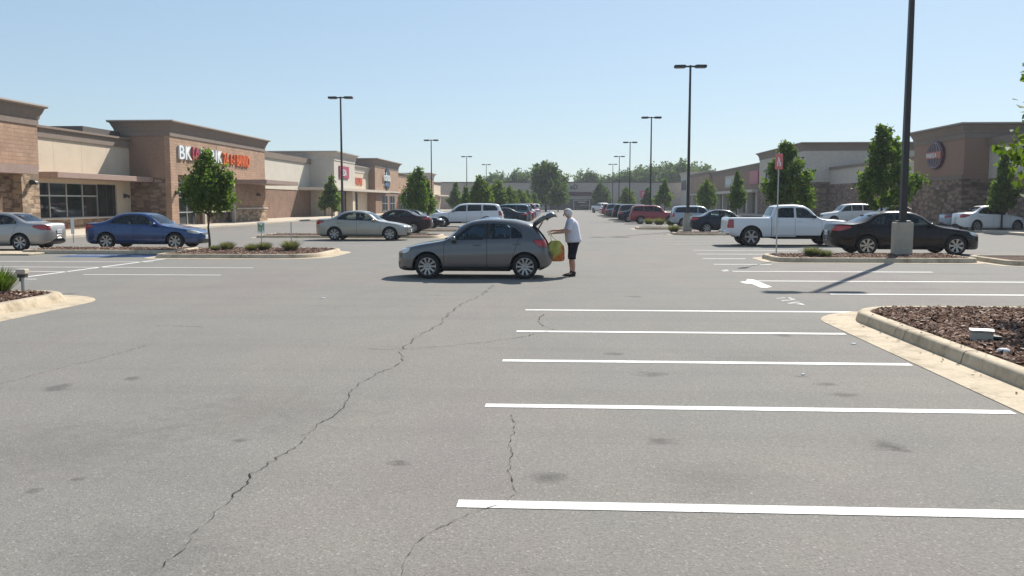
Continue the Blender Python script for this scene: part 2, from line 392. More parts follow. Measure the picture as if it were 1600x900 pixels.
def build_car(kind, sp, pm):
    """One car with all parts; front at -x. Everything is cut out of one lofted shell."""
    L, W, nm = sp['L'], sp['W'], sp['name']
    zt, zb, zs = pchip(sp['top']), pchip(sp['bot']), pchip(sp['belt'])
    lf, nf, lr, nr = sp.get('plan', (.9, 2.5, .6, 3.0)); Wr = sp['roofw']; tail = sp.get('tail_w', .97)
    def hw(x):
        a = min(1, max(0, 1-x/lf)); b = min(1, max(0, 1-(L-x)/lr))
        w = W*(1-a**nf)**(1/nf)*(1-b**nr)**(1/nr)
        return w*(1-(1-tail)*smooth01((x-L*.6)/(L*.4)))*(1-.03*smooth01((L*.35-x)/(L*.35)))
    fside = pchip([(0,.92),(.1,.965),(.3,.99),(.52,1.),(.68,.992),(.76,.978),(.9,.968),(1,.94)])
    U = [i/18 for i in range(19)]
    cy = pchip([(0,1),(.45,.55),(.56,.36),(.66,.18),(.78,.0),(1,-9)])
    xs = [0.0015,.004,.008,.014,.022,.033,.047,.064,.085,.11]; n = 96
    xs += [.11+(L-.22)*i/n for i in range(1, n)]; xs += [L-x for x in xs[:10][::-1]]
    bm = bmesh.new(); prev = None
    for si, x in enumerate(xs):
        w = hw(x); t = zt(x); b = min(zb(x), t-.08); s = min(zs(x), t-.025); s = max(s, b+.04); h = t-s
        c = smooth01((h-.10)/.30)
        wr = min(Wr-sp.get('taper', .06)*smooth01((x-L*.55)/(L*.35)), w*.94*.97)
        pts = [(0,b),(.45*w,b),(.80*w,b)]
        for k in range(15):
            q = k/14; pts.append((w*fside(q), b+(s-b)*q))
        ws = w*.94
        yc = pchip([(0,ws),(.42,wr+.045*(ws-wr)/.2),(.52,wr),(.62,wr-.055),(.75,wr*.74),(1,0)]) if ws > wr+.02 else pchip([(0,ws),(.5,ws*.97),(.62,ws*.9),(.75,ws*.7),(1,0)])
        zc = pchip([(0,0),(.42,.74),(.52,.86),(.62,.93),(.75,.975),(1,1)])
        yh = pchip([(0,ws),(.2,ws*.985),(.4,ws*.93),(.6,ws*.72),(.8,ws*.38),(1,0)]); zh = pchip([(0,0),(.2,.3),(.4,.56),(.6,.8),(.8,.945),(1,1)])
        for u in U[1:]:
            pts.append((yh(u)*(1-c)+yc(u)*c, s+h*(zh(u)*(1-c)+zc(u)*c)))
        row = [bm.verts.new((x, y, z)) for y, z in pts]
        if prev:
            for i in range(len(row)-1):
                f = bm.faces.new((prev[i], prev[i+1], row[i+1], row[i])); f.smooth = True
                zz = max(v.co.z for v in f.verts)
                if i < 3 or zz < sp.get('sill', .27): f.material_index = 1
        else:
            bm.faces.new(row)
        prev = row
    bm.faces.new(prev[::-1])
    bm.normal_update()
    tst = [f for f in bm.faces if abs(f.calc_center_median().x-L*.5) < .1 and f.calc_center_median().y > W*.9]
    if tst and tst[0].normal.y < 0: bmesh.ops.reverse_faces(bm, faces=bm.faces[:])
    root = empty(nm)
    parts = []                                   # (name, bmesh, materials, parent)
    PM = [pm, M['trim'], M['gap']]
    off = Vector((-L/2, 0, 0))
    def put(name, b, mats, parent=root, smooth=True):
        for v in b.verts: v.co += off
        return link(name, b, mats, parent, smooth)
    side = lambda c: c.y > W*.30
    # wheel openings
    wz, ar = sp['rw'], sp['ra']
    for wx in sp['wx']:
        poly = [(wx+ar*math.cos(a), wz+ar*math.sin(a)) for a in [math.pi*k/14 for k in range(15)]]
        poly += [(wx-ar*.99, 0), (wx+ar*.99, 0)]
        lip = cut(bm, offset(poly, .022), 'y', lambda c: c.y > W*.60)
        fs = cut(bm, poly, 'y', lambda c: c.y > W*.60)
        bmesh.ops.delete(bm, geom=fs, context='FACES')
    # hatch / bed openings
    for op in sp.get('holes', []):
        fs = cut(bm, op['poly'], op['axis'], op['f'])
        bmesh.ops.delete(bm, geom=fs, context='FACES')
    # glass
    wins = []
    for wn in sp['windows']:
        pl = rounded(wn['poly'], wn.get('r', .05))
        g = cut(bm, offset(pl, .016), 'y', side)
        for f in g: f.material_index = 1
        fs = cut(bm, pl, 'y', side); wins.append((wn, take(bm, fs)))
    for bl in sp.get('blackouts', []):
        for f in cut(bm, bl, 'y', side): f.material_index = 1
    scr = []
    for k in ('windscreen', 'rear_window'):
        if k in sp:
            q = sp[k]; f0 = (lambda c: c.z > sp['scrz'] and c.x < L*.6) if k == 'windscreen' else (lambda c: c.z > sp.get('rearz', sp['scrz']) and c.x > L*.45)
            ax = q.get('axis', 'z')
            for f in cut(bm, offset(q['poly'], .018), ax, f0): f.material_index = 1
            scr.append((k, take(bm, cut(bm, q['poly'], ax, f0))))
    # lamps, grille, plate recess
    lamps = []
    for lm in sp['lamps']:
        pl = rounded(lm['poly'], lm.get('r', .03)); ff = lambda c, lm=lm: c.y > W*lm.get('ymin', .42)
        for f in cut(bm, offset(pl, .008), lm.get('axis', 'y'), ff): f.material_index = 2
        lamps.append((lm, take(bm, cut(bm, pl, lm.get('axis', 'y'), ff))))
    for gr in sp.get('grilles', []):
        ff = (lambda c: c.x < L*.2) if gr.get('front', True) else (lambda c: c.x > L*.8)
        fs = cut(bm, gr['poly'], 'x', ff); parts.append((gr['name'], whole(take(bm, fs)), M[gr['m']]))
    # doors
    doors = []
    for i, dr in enumerate(sp['doors']):
        pl = rounded(dr['poly'], .05)
        fs = cut(bm, pl, 'y', lambda c: c.y > W*.5 and c.z > .2); doors.append((dr, take(bm, fs, True)))
    for dr, b in doors:
        for f in cut(bm, offset(rounded(dr['poly'], .05), .009), 'y', lambda c: c.y > W*.5 and c.z > .2): f.material_index = 2
    for pl in sp.get('seams', []):
        for f in cut(bm, pl['poly'], pl['axis'], pl['f']): f.material_index = 2
    # under-arch liners
    body = whole(bm); put('body', body, PM)
    for wx in sp['wx']:
        prof = [(wx+ar*1.03*math.cos(a), wz+ar*1.03*math.sin(a)) for a in [math.pi*k/14 for k in range(15)]]
        prof = [(wx+ar*1.03, wz-.06)]+prof+[(wx-ar*1.03, wz-.06)]
        for s in (1, -1):
            lb = bmesh.new(); A = rings(lb, [[Vector((x, s*W*.955, z)) for x, z in prof], [Vector((x, s*W*.55, z)) for x, z in prof]], False); lb.faces.new(A[1])
            put('wheel_liner', lb, M['liner'], smooth=False)
    gm = {'glass': M['glass'], 'glass_dark': M['glass_dark']}
    for s in (1, -1):
        dobs = []
        for dr, b in doors:
            bb = b.copy() if s == 1 else mirrored(b); dobs.append(put('door', bb, PM))
        for wn, b in wins:
            bb = b.copy() if s == 1 else mirrored(b)
            put('window', bb, gm[wn.get('m', sp.get('glass', 'glass'))], dobs[wn['door']] if wn.get('door') is not None else root)
        for (dr, b), o in zip(doors, dobs):
            hx, hz = dr['handle']; hy = max((v.co.y for v in b.verts if abs(v.co.x-hx) < .15 and abs(v.co.z-hz) < .1), default=W*.97)
            hb = sbox(hx-.095, hx+.095, s*hy-.015, s*hy+.022, hz-.02, hz+.02, .012); put('handle', hb, pm if sp.get('handle_paint', True) else M['trim'], o)
        for lm, b in lamps:
            put(lm['name'], b.copy() if s == 1 else mirrored(b), M[lm['m']])
        mx, mz, my = sp['mirror']; mb = bmesh.new(); rs = []
        for q, a, c in ((0,.03,.035),(.04,.085,.065),(.10,.10,.075),(.17,.085,.065),(.20,.03,.03)):
            rs.append([Vector((mx+.02*q*5+math.cos(t)*a*.75, s*(my+q), mz+math.sin(t)*c+.02*q)) for t in [2*math.pi*k/12*s for k in range(12)]])
        rings(mb, rs, True, True, True); put('mirror', mb, pm if not sp.get('mirror_trim') else M['trim'])
        for wx in sp['wx']:
            wr_ = empty('wheel'); wr_.parent = root; wr_.location = (wx-L/2, s*(W-.115), wz)
            if s < 0: wr_.rotation_euler = (0, 0, math.pi)
            for b, nme, m_ in zip(sp['wm'], ('tyre', 'rim', 'brake_disc'), ('tyre', 'alloy', 'disc')):
                o = bpy.data.objects.new(nme, b); C.objects.link(o); o.parent = wr_
    for k, b in scr: put(k, whole(b), gm[sp.get('glass', 'glass') if k == 'rear_window' else 'glass'])
    for nme, b, m_ in parts: put(nme, b, m_)
    # interior
    fl = sp['floor']; put('cabin_floor', sbox(fl[0], fl[1], -W*.8, W*.8, .30, .36, .01), M['carpet'], smooth=False)
    put('dashboard', sbox(sp['dash'], sp['dash']+.35, -W*.76, W*.76, sp['seat_z']+.12, sp['seat_z']+.38, .06), M['trim'])
    st = bmesh.new(); cx = sp['dash']+.50
    tube(st, [(cx+.05*math.sin(a), -W*.4+.18*math.cos(a), sp['seat_z']+.33+.17*math.sin(a)) for a in [2*math.pi*k/20 for k in range(21)]], .016, 6, False)
    tube(st, [(cx-.15,-W*.4,sp['seat_z']+.26),(cx,-W*.4,sp['seat_z']+.33)], .03, 6); put('steering_wheel', st, M['trim'])
    for sx in sp['seats']:
        for sy in (-.4, .4):
            b = bmesh.new(); z0 = sp['seat_z']
            box(b, sx, sx+.5, W*sy-.24, W*sy+.24, .36, z0, 0, .05)
            rings(b, [[Vector((sx+.42+dx, W*sy-wy, z)), Vector((sx+.42+dx, W*sy+wy, z)), Vector((sx+.54+dx, W*sy+wy, z)), Vector((sx+.54+dx, W*sy-wy, z))] for z, dx, wy in ((z0-.1,0,.22),(z0+.2,.04,.25),(z0+.46,.12,.21),(z0+.50,.14,.16))], True, True, True)
            box(b, sx+.57, sx+.66, W*sy-.13, W*sy+.13, z0+.52, z0+.70, 0, .03); put('seat', b, M['seat'])
    for pl in sp.get('plates', []):
        px_, pz, tilt, s_ = pl; b = bmesh.new(); box(b, px_-.006, px_+.006, -.155, .155, pz-.078, pz+.078, 0, .004)
        o = put('number_plate', b, M['plate'], smooth=False)
        tb = bmesh.new()
        for k in range(6):
            y = -.115+.046*k; xx = px_+s_*.0085; zz = pz-.012
            # block characters, one stroke set each
            for (a0, a1, b0, b1) in (((0,.007,0,.07),(.023,.03,0,.07),(.007,.023,.032,.039)), ((0,.007,0,.07),(.007,.03,0,.008),(.007,.03,.062,.07)), ((.012,.019,0,.07),(0,.012,.062,.07),(.019,.03,.062,.07)))[k % 3]:
                v = [tb.verts.new((xx, y+a, zz-.035+bb)) for a, bb in ((a0,b0),(a1,b0),(a1,b1),(a0,b1))]; tb.faces.new(v)
        put('plate_characters', tb, M['plate_ink'], o, smooth=False)
    if 'extra' in sp: sp['extra'](root, put, pm, PM)
    return root
def wheels(rt, w, spokes, twin=False):
    out = []
    for b, m_ in zip(wheel_meshes(rt, w, spokes, twin), ('tyre', 'alloy', 'disc')):
        me = bpy.data.meshes.new('wheel_mesh'); b.to_mesh(me); b.free(); me.materials.append(M[m_])
        me.polygons.foreach_set('use_smooth', [m_ == 'tyre']*len(me.polygons)); out.append(me)
    return out

def hatch_extra(root, put, pm, PM):
    L = 3.88
    # open hatch: hinged at the rear roof edge and swung up
    hg = empty('tailgate'); hg.parent = root; hg.location = (3.36-L/2, 0, 1.335); 
    def panel(prof, thick, wy, mi_f, y0=0):
        b = bmesh.new(); n = 12; rs_o, rs_i = [], []
        for s, q, w in prof:
            rs_o.append([Vector((s, -w+2*w*i/n, q-.05*(abs(i/n-.5)*2)**2.2)) for i in range(n+1)])
            rs_i.append([Vector((s, -w+2*w*i/n, q-thick-.05*(abs(i/n-.5)*2)**2.2)) for i in range(n+1)])
        A = rings(b, rs_o, False); B = rings(b, rs_i, False, mi=1)
        for a_, b_ in ((A[0], B[0]), (A[-1], B[-1])):
            for i in range(n): b.faces.new((a_[i], a_[i+1], b_[i+1], b_[i]))
        for k in (0, n):
            for i in range(len(A)-1): b.faces.new((A[i][k], A[i+1][k], B[i+1][k], B[i][k]))
        bmesh.ops.recalc_face_normals(b, faces=b.faces[:]); return b
    def sub(nm, b, mats, sm=True):
        return link(nm, b, mats, hg, sm)
    PMh = [pm, pm]
    sub('panel', panel([(.0,.0,.53),(.05,.012,.545),(.09,.016,.55)], .10, 0, 0), PMh)
    o = panel([(.42,-.012,.61),(.50,.0,.62),(.60,-.015,.62),(.68,-.05,.60),(.73,-.11,.58)], .15, 0, 0); sub('panel', o, PMh)
    for s in (1, -1):
        b = bmesh.new(); tube(b, [(.04, s*.50, -.06), (.25, s*.545, -.065), (.47, s*.585, -.085)], [(.05,.075)]*3, 10); sub('panel', b, PMh)
    g = panel([(.09,.014,.49),(.2,.018,.51),(.32,.012,.54),(.42,-.010,.56)], .008, 0, 0); sub('rear_window', g, [M['glass_dark'], M['glass_dark']])
    b = sbox(.44, .60, -.45, .45, -.19, -.16, .01); sub('liner', b, M['carpet'], False)
    b = sbox(.64, .66, -.16, .16, -.06, .0, .008); sub('handle', b, M['chrome'], False)
    hg.rotation_euler = (0, R(-37), 0); hg.scale = (.80, 1, .80)
    # struts, cargo bay, parcel lip and brake light
    for s in (1, -1):
        b = bmesh.new(); tube(b, [(3.42, s*.56, 1.05), (3.60, s*.545, 1.36)], .012, 6); put('gas_strut', b, M['trim'])
    put('cargo_floor', sbox(2.55, 3.62, -.62, .62, .58, .61, .01), M['carpet'], smooth=False)
    put('rear_bench', sbox(2.50, 2.64, -.60, .60, .55, 1.06, .06), M['seat'])
    for s in (1, -1): put('cargo_side_trim', sbox(2.7, 3.55, s*.66-.02, s*.66+.02, .58, .95, .01), M['carpet'], smooth=False)
    b = bmesh.new(); box(b, 3.60, 3.66, -.58, .58, .60, .68, 0, .02); put('load_sill', b, M['trim'], smooth=False)

SPEC = {}
def reg(key, **k): SPEC[key] = k
reg('hatch', name='hatchback_car', L=3.88, W=.86, roofw=.60, scrz=.9, sill=.30,
    top=[(0,.52),(.02,.57),(.06,.655),(.14,.715),(.35,.785),(.7,.865),(1.10,.925),(1.2,.955),(1.70,1.325),(1.95,1.415),(2.35,1.455),(2.85,1.435),(3.2,1.375),(3.38,1.315),(3.52,1.18),(3.66,.98),(3.74,.84),(3.79,.70),(3.83,.635),(3.865,.60),(3.88,.52)],
    bot=[(0,.42),(.03,.28),(.08,.225),(.3,.19),(3.45,.19),(3.7,.27),(3.83,.36),(3.88,.45)],
    belt=[(0,.47),(.06,.60),(.3,.70),(.7,.80),(1.15,.88),(2,.925),(3.2,.965),(3.6,.95),(3.88,.5)],
    plan=(.85,2.4,.55,3.4), rw=.305, ra=.365, wx=(.83,3.20),
    windows=[dict(poly=[(1.44,.955),(1.52,1.02),(1.86,1.275),(2.00,1.315),(2.20,1.335),(2.20,.965)], door=0, r=.03),
             dict(poly=[(2.36,.975),(2.36,1.335),(2.68,1.315),(2.83,1.275),(2.83,.99)], door=1, r=.03),
             dict(poly=[(2.87,.995),(2.87,1.255),(2.98,1.205),(3.10,1.10),(3.13,1.01)], door=1, m='glass_dark', r=.03)],
    blackouts=[[(2.19,.96),(2.37,.97),(2.37,1.34),(2.19,1.34)]],
    windscreen=dict(poly=[(1.22,-.01),(1.30,.62),(1.74,.53),(1.69,-.01)]),
    holes=[dict(axis='x', poly=[(-.01,.64),(.56,.64),(.62,.80),(.60,.98),(.52,1.285),(-.01,1.30)], f=lambda c: c.x > 3.36)],
    lamps=[dict(name='headlight', m='headlamp', poly=[(.075,.60),(.10,.685),(.20,.735),(.40,.755),(.36,.66),(.25,.615)], ymin=.35),
           dict(name='tail_light', m='taillamp', poly=[(3.40,.905),(3.42,.95),(3.70,.955),(3.84,.80),(3.82,.77),(3.55,.79)], ymin=.66, r=.04)],
    grilles=[dict(name='grille', m='trim', poly=[(-.01,.58),(.36,.585),(.38,.625),(-.01,.625)]), dict(name='air_intake', m='trim', poly=[(-.01,.27),(.45,.27),(.52,.40),(-.01,.40)])],
    doors=[dict(poly=[(1.24,.30),(1.24,.86),(1.38,.96),(1.84,1.31),(2.02,1.365),(2.275,1.38),(2.275,.30)], handle=(2.04,.825)),
           dict(poly=[(2.285,.30),(2.285,1.38),(2.70,1.36),(2.93,1.29),(3.10,1.18),(3.19,1.0),(3.14,.80),(2.86,.42),(2.82,.30)], handle=(3.00,.855))],
    seams=[dict(axis='y', poly=[(2.9,.90),(3.44,.915),(3.44,.923),(2.9,.908)], f=lambda c: c.y > .6 and c.x > 3.2)] if False else [],
    mirror=(1.46,.965,.80), floor=(1.0,3.3), dash=1.22, seat_z=.62, seats=(1.65,), extra=hatch_extra)
reg('sedan', name='sedan_car', L=4.70, W=.90, roofw=.62, scrz=.93, sill=.29,
    top=[(0,.52),(.02,.57),(.07,.66),(.16,.715),(.4,.79),(.9,.875),(1.32,.935),(1.42,.97),(2.02,1.345),(2.3,1.425),(2.65,1.45),(3.0,1.435),(3.25,1.385),(3.95,1.085),(4.08,1.06),(4.45,1.045),(4.58,1.02),(4.63,.93),(4.665,.78),(4.69,.66),(4.70,.55)],
    bot=[(0,.42),(.03,.28),(.08,.225),(.3,.19),(4.2,.20),(4.45,.26),(4.65,.36),(4.70,.46)],
    belt=[(0,.47),(.06,.60),(.3,.70),(.9,.83),(1.35,.895),(2.4,.945),(3.6,.985),(4.4,.985),(4.62,.9),(4.70,.52)],
    plan=(.95,2.4,.7,3.0), rw=.32, ra=.38, wx=(.93,3.66), taper=.05,
    windows=[dict(poly=[(1.70,.975),(1.78,1.03),(2.12,1.26),(2.28,1.305),(2.50,1.33),(2.50,.985)], door=0, r=.03),
             dict(poly=[(2.60,.99),(2.60,1.335),(2.95,1.325),(3.18,1.28),(3.36,1.19),(3.50,1.08),(3.52,1.03)], door=1, r=.03)],
    blackouts=[[(2.49,.98),(2.61,.985),(2.61,1.34),(2.49,1.335)]],
    windscreen=dict(poly=[(1.44,-.01),(1.54,.64),(2.08,.54),(2.02,-.01)]),
    rear_window=dict(poly=[(3.28,-.01),(3.24,.52),(3.80,.60),(3.92,-.01)]), rearz=1.06,
    lamps=[dict(name='headlight', m='headlamp', poly=[(.09,.60),(.12,.685),(.24,.735),(.52,.765),(.45,.68),(.28,.62)], ymin=.38),
           dict(name='tail_light', m='taillamp', poly=[(4.16,.90),(4.18,.955),(4.52,.975),(4.66,.93),(4.69,.79),(4.45,.80)], ymin=.55, r=.04)],
    grilles=[dict(name='grille', m='trim', poly=[(-.01,.54),(.34,.55),(.38,.64),(-.01,.645)]), dict(name='air_intake', m='trim', poly=[(-.01,.26),(.5,.26),(.56,.38),(-.01,.38)])],
    doors=[dict(poly=[(1.40,.30),(1.40,.86),(1.64,.975),(2.10,1.30),(2.30,1.355),(2.55,1.375),(2.55,.30)], handle=(2.36,.845)),
           dict(poly=[(2.56,.30),(2.56,1.375),(2.98,1.365),(3.24,1.31),(3.44,1.20),(3.60,1.04),(3.56,.84),(3.30,.46),(3.22,.30)], handle=(3.36,.875))],
    mirror=(1.72,.985,.83), floor=(1.1,3.9), dash=1.46, seat_z=.62, seats=(1.95,2.85),
    plates=[(-.006,.47,0,-1),(4.705,.72,0,1)])
reg('suv', name='sport_utility_vehicle', L=4.75, W=.93, roofw=.70, scrz=1.10, sill=.38,
    top=[(0,.66),(.02,.72),(.06,.84),(.14,.93),(.35,.99),(.9,1.06),(1.22,1.10),(1.32,1.14),(1.85,1.60),(2.1,1.695),(2.6,1.74),(3.6,1.735),(4.25,1.69),(4.42,1.63),(4.55,1.36),(4.64,1.12),(4.67,.9),(4.70,.72),(4.73,.66),(4.75,.56)],
    bot=[(0,.5),(.03,.36),(.1,.30),(.3,.26),(4.3,.27),(4.6,.36),(4.72,.42),(4.75,.5)],
    belt=[(0,.58),(.06,.76),(.25,.88),(.9,1.0),(1.3,1.05),(2.4,1.10),(3.6,1.13),(4.5,1.13),(4.65,1.0),(4.75,.55)],
    plan=(.75,2.6,.45,3.8), rw=.36, ra=.43, wx=(.92,3.70), taper=.03,
    windows=[dict(poly=[(1.58,1.15),(1.66,1.23),(1.95,1.49),(2.10,1.55),(2.42,1.59),(2.42,1.16)], door=0, r=.03),
             dict(poly=[(2.52,1.17),(2.52,1.60),(3.36,1.60),(3.36,1.19)], door=1, r=.03, m='glass_dark'),
             dict(poly=[(3.50,1.20),(3.50,1.595),(4.20,1.56),(4.36,1.40),(4.40,1.22)], r=.05, m='glass_dark')],
    blackouts=[],
    windscreen=dict(poly=[(1.34,-.01),(1.42,.68),(1.90,.60),(1.84,-.01)]),
    rear_window=dict(axis='x', poly=[(-.01,1.17),(.66,1.17),(.60,1.53),(-.01,1.55)]), rearz=1.1, glass='glass_dark',
    lamps=[dict(name='headlight', m='headlamp', poly=[(.07,.76),(.10,.90),(.2,.94),(.46,.95),(.42,.82),(.25,.77)], ymin=.42),
           dict(name='tail_light', m='taillamp', poly=[(4.48,.84),(4.46,1.14),(4.60,1.16),(4.72,1.06),(4.74,.84)], ymin=.70, r=.04)],
    grilles=[dict(name='grille', m='trim', poly=[(-.01,.66),(.42,.67),(.46,.86),(-.01,.86)]), dict(name='air_intake', m='trim', poly=[(-.01,.36),(.5,.36),(.56,.50),(-.01,.50)])],
    doors=[dict(poly=[(1.32,.40),(1.32,1.04),(1.52,1.14),(1.90,1.52),(2.10,1.61),(2.465,1.655),(2.465,.40)], handle=(2.28,1.0)),
           dict(poly=[(2.475,.40),(2.475,1.655),(3.43,1.655),(3.43,1.0),(3.28,.62),(3.22,.40)], handle=(3.26,1.03))],
    mirror=(1.62,1.17,.86), floor=(1.1,4.3), dash=1.36, seat_z=.78, seats=(1.85,2.75), mirror_trim=True,
    plates=[(4.735,.86,0,1)])
def pickup_extra(root, put, pm, PM):
    b = bmesh.new(); box(b, 3.70, 5.36, -.72, .72, .72, .75); 
    for s in (1, -1): box(b, 3.70, 5.36, s*.735-.012, s*.735+.012, .752, 1.19)
    box(b, 3.675, 3.698, -.74, .74, .72, 1.2); box(b, 5.362, 5.38, -.74, .74, .72, 1.19); put('bed_liner', b, M['trim'], smooth=False)
    put('rear_bumper', sbox(5.34, 5.54, -.88, .88, .50, .66, .04), M['chrome'])
    for s in (1,-1):
        b = bmesh.new(); tube(b, [(1.55, s*.80, .36),(3.5, s*.80, .36)], .04, 8); put('side_step', b, M['trim'])
reg('pickup', name='pickup_truck', L=5.5, W=.96, roofw=.70, scrz=1.16, sill=.46,
    top=[(0,.72),(.02,.8),(.06,.96),(.14,1.04),(.4,1.09),(1.0,1.135),(1.34,1.16),(1.44,1.20),(1.95,1.62),(2.2,1.725),(2.6,1.76),(3.1,1.745),(3.36,1.69),(3.44,1.60),(3.55,1.34),(3.60,1.245),(3.66,1.225),(5.36,1.225),(5.43,1.20),(5.455,1.05),(5.475,.85),(5.49,.72),(5.50,.60)],
    bot=[(0,.55),(.03,.42),(.1,.36),(.3,.34),(4.9,.36),(5.2,.44),(5.45,.50),(5.50,.56)],
    belt=[(0,.66),(.06,.88),(.25,1.0),(1.0,1.08),(1.4,1.12),(2.4,1.16),(3.5,1.17),(5.3,1.17),(5.44,1.1),(5.50,.6)],
    plan=(.75,2.6,.30,5.0), rw=.40, ra=.49, wx=(.98,4.45), taper=.02, tail_w=.985,
    windows=[dict(poly=[(1.68,1.20),(1.76,1.28),(2.05,1.53),(2.20,1.585),(2.50,1.615),(2.50,1.21)], door=0, r=.03),
             dict(poly=[(2.62,1.215),(2.62,1.615),(3.10,1.61),(3.28,1.56),(3.36,1.22)], door=1, r=.04, m='glass_dark')],
    blackouts=[],
    windscreen=dict(poly=[(1.46,-.01),(1.54,.70),(2.00,.60),(1.94,-.01)]),
    rear_window=dict(axis='x', poly=[(-.01,1.30),(.66,1.30),(.58,1.62),(-.01,1.64)]), rearz=1.2,
    holes=[dict(axis='z', poly=[(3.70,-.01),(3.70,.72),(5.36,.72),(5.36,-.01)], f=lambda c: c.z > 1.0 and c.x > 3.6)],
    lamps=[dict(name='headlight', m='headlamp', poly=[(.07,.84),(.10,1.0),(.2,1.04),(.44,1.05),(.42,.88),(.25,.84)], ymin=.45),
           dict(name='tail_light', m='taillamp', poly=[(5.22,.78),(5.22,1.12),(5.42,1.12),(5.47,.78)], ymin=.80, r=.03)],
    grilles=[dict(name='grille', m='chrome', poly=[(-.01,.74),(.46,.75),(.48,.98),(-.01,.98)]), dict(name='air_intake', m='trim', poly=[(-.01,.42),(.5,.42),(.56,.56),(-.01,.56)])],
    doors=[dict(poly=[(1.42,.46),(1.42,1.10),(1.62,1.19),(2.02,1.56),(2.20,1.635),(2.56,1.675),(2.56,.46)], handle=(2.38,1.06)),
           dict(poly=[(2.57,.46),(2.57,1.675),(3.14,1.665),(3.34,1.60),(3.47,1.25),(3.50,.46)], handle=(3.30,1.06))],
    seams=[dict(axis='y', poly=[(3.565,.40),(3.59,.40),(3.59,1.24),(3.565,1.24)], f=lambda c: c.y > .5)],
    mirror=(1.74,1.24,.90), floor=(1.2,3.4), dash=1.5, seat_z=.86, seats=(2.0,2.75), mirror_trim=True, extra=pickup_extra,
    plates=[(5.545,.60,0,1)])
PAINT = {}
def P(n):
    if n not in PAINT:
        col, me, ro = {'grey': ((.115,.114,.116),.65,.28), 'blue': ((.006,.042,.15),.35,.28), 'silver': ((.36,.345,.33),.6,.35), 'champagne': ((.34,.32,.275),.5,.35),
            'maroon': ((.022,.009,.011),.1,.3), 'black': ((.006,.006,.007),0,.25), 'white': ((.70,.70,.70),0,.35), 'midblue': ((.03,.12,.27),.3,.3),
            'aubergine': ((.006,.0035,.005),.0,.25), 'red': ((.26,.012,.018),.15,.3), 'paleblue': ((.33,.38,.44),.4,.35), 'navy': ((.008,.014,.029),.2,.3),
            'teal': ((.03,.10,.13),.3,.3), 'charcoal': ((.04,.042,.045),.4,.3), 'brown': ((.09,.05,.03),.3,.3)}[n]
        PAINT[n] = paint(n, col, me, ro)
    return PAINT[n]
SPEC['hatch']['wm'] = wheels(.305, .20, 10); SPEC['sedan']['wm'] = wheels(.32, .21, 7, True)
SPEC['suv']['wm'] = wheels(.36, .24, 6); SPEC['pickup']['wm'] = wheels(.40, .27, 6)
PROTO = {}
def new_car(kind, col):
    if kind not in PROTO:
        PROTO[kind] = build_car(kind, SPEC[kind], P(col)); return PROTO[kind]
    return copy_tree(PROTO[kind], None, P(col))
# ------------------------------------------------------------------ ground, paint, kerbs
def sheet(name, pts, z, m, kind='structure', parent=None):
    bm = bmesh.new(); f = bm.faces.new([bm.verts.new((p[0], p[1], z)) for p in pts])
    bm.normal_update()
    if f.normal.z < 0: f.normal_flip()
    o = link(name, bm, m, parent)
    if kind and not parent: o['kind'] = kind
    return o
sheet('ground', [(-700,-60),(700,-60),(700,1300),(-700,1300)], -.02, m_mottle('far_ground', [(.10,.11,.05),(.16,.15,.08)], .05))
sheet('parking_lot', [(-60,-25),(60,-25),(60,216),(-60,216)], 0, M['asphalt'])
def strip(name, a, b, w, z=.004, m='line'):
    a, b = Vector(a[:2]), Vector(b[:2]); d = (b-a).normalized(); n = Vector((-d.y, d.x))*w/2
    return sheet(name, [a-n, b-n, b+n, a+n], z, M[m])
# stall stripes on the right, near to far
for x0, x1, y in ((-.64,3.98,5.34),(-.70,3.98,8.02),(-.70,3.98,10.36),(-.66,3.98,12.76),(-.64,5.6,15.33)): strip('stall_line', (x0, y), (x1, y), .14)
for x0, x1, y in ((5.4,11.2,18.35),(4.55,11.2,21.35),(4.55,9.8,24.3)): strip('stall_line', (x0, y), (x1, y), .13)
for x0, x1, y in ((4.5,6.2,27.05),(4.6,6.0,29.8),(4.8,8.0,32.4),(5.0,9.0,35.0),(4.8,9.0,40.2),(4.8,9.2,43),(4.8,9.2,46),(4.8,9.4,49)): strip('stall_line', (x0, y), (x1, y), .13, m='line' if y < 36 else 'worn')
for k in range(20):
    y = 59+3.05*k+(8 if k > 1 else 0); strip('stall_line', (5.2, y), (9.8, y), .11, m='worn')
# stripes on the left
for a, b in (((-25,417),(402,417.5)),((-30,424),(110,424)),((130,429),(345,430)),((-20,436),(60,436)),((-20,408.5),(250,408))):
    p, q = G(*a), G(*b); strip('stall_line', (p.x, p.y), (q.x, p.y), .11, m='line')
p, q = G(40,433), G(262,404); strip('stall_line', p, q, .13)
for k in range(6): strip('stall_line', (-13.5, 38.0+2.9*k), (-8.2, 38.0+2.9*k), .11, m='worn')
strip('accessible_patch', (-17.2, 30.2), (-13.9, 30.2), 1.5, .0045, 'line').data.materials[0] = mat('shaded_blue_paint', (.016,.06,.17), .7)  # blue marking, with the tree's shade toned into its colour
strip('accessible_mark', (-17.3, 30.45), (-15.4, 30.35), .22, .009, 'worn')
strip('accessible_mark', (-14.9, 30.05), (-14.5, 30.1), .35, .009, 'worn')
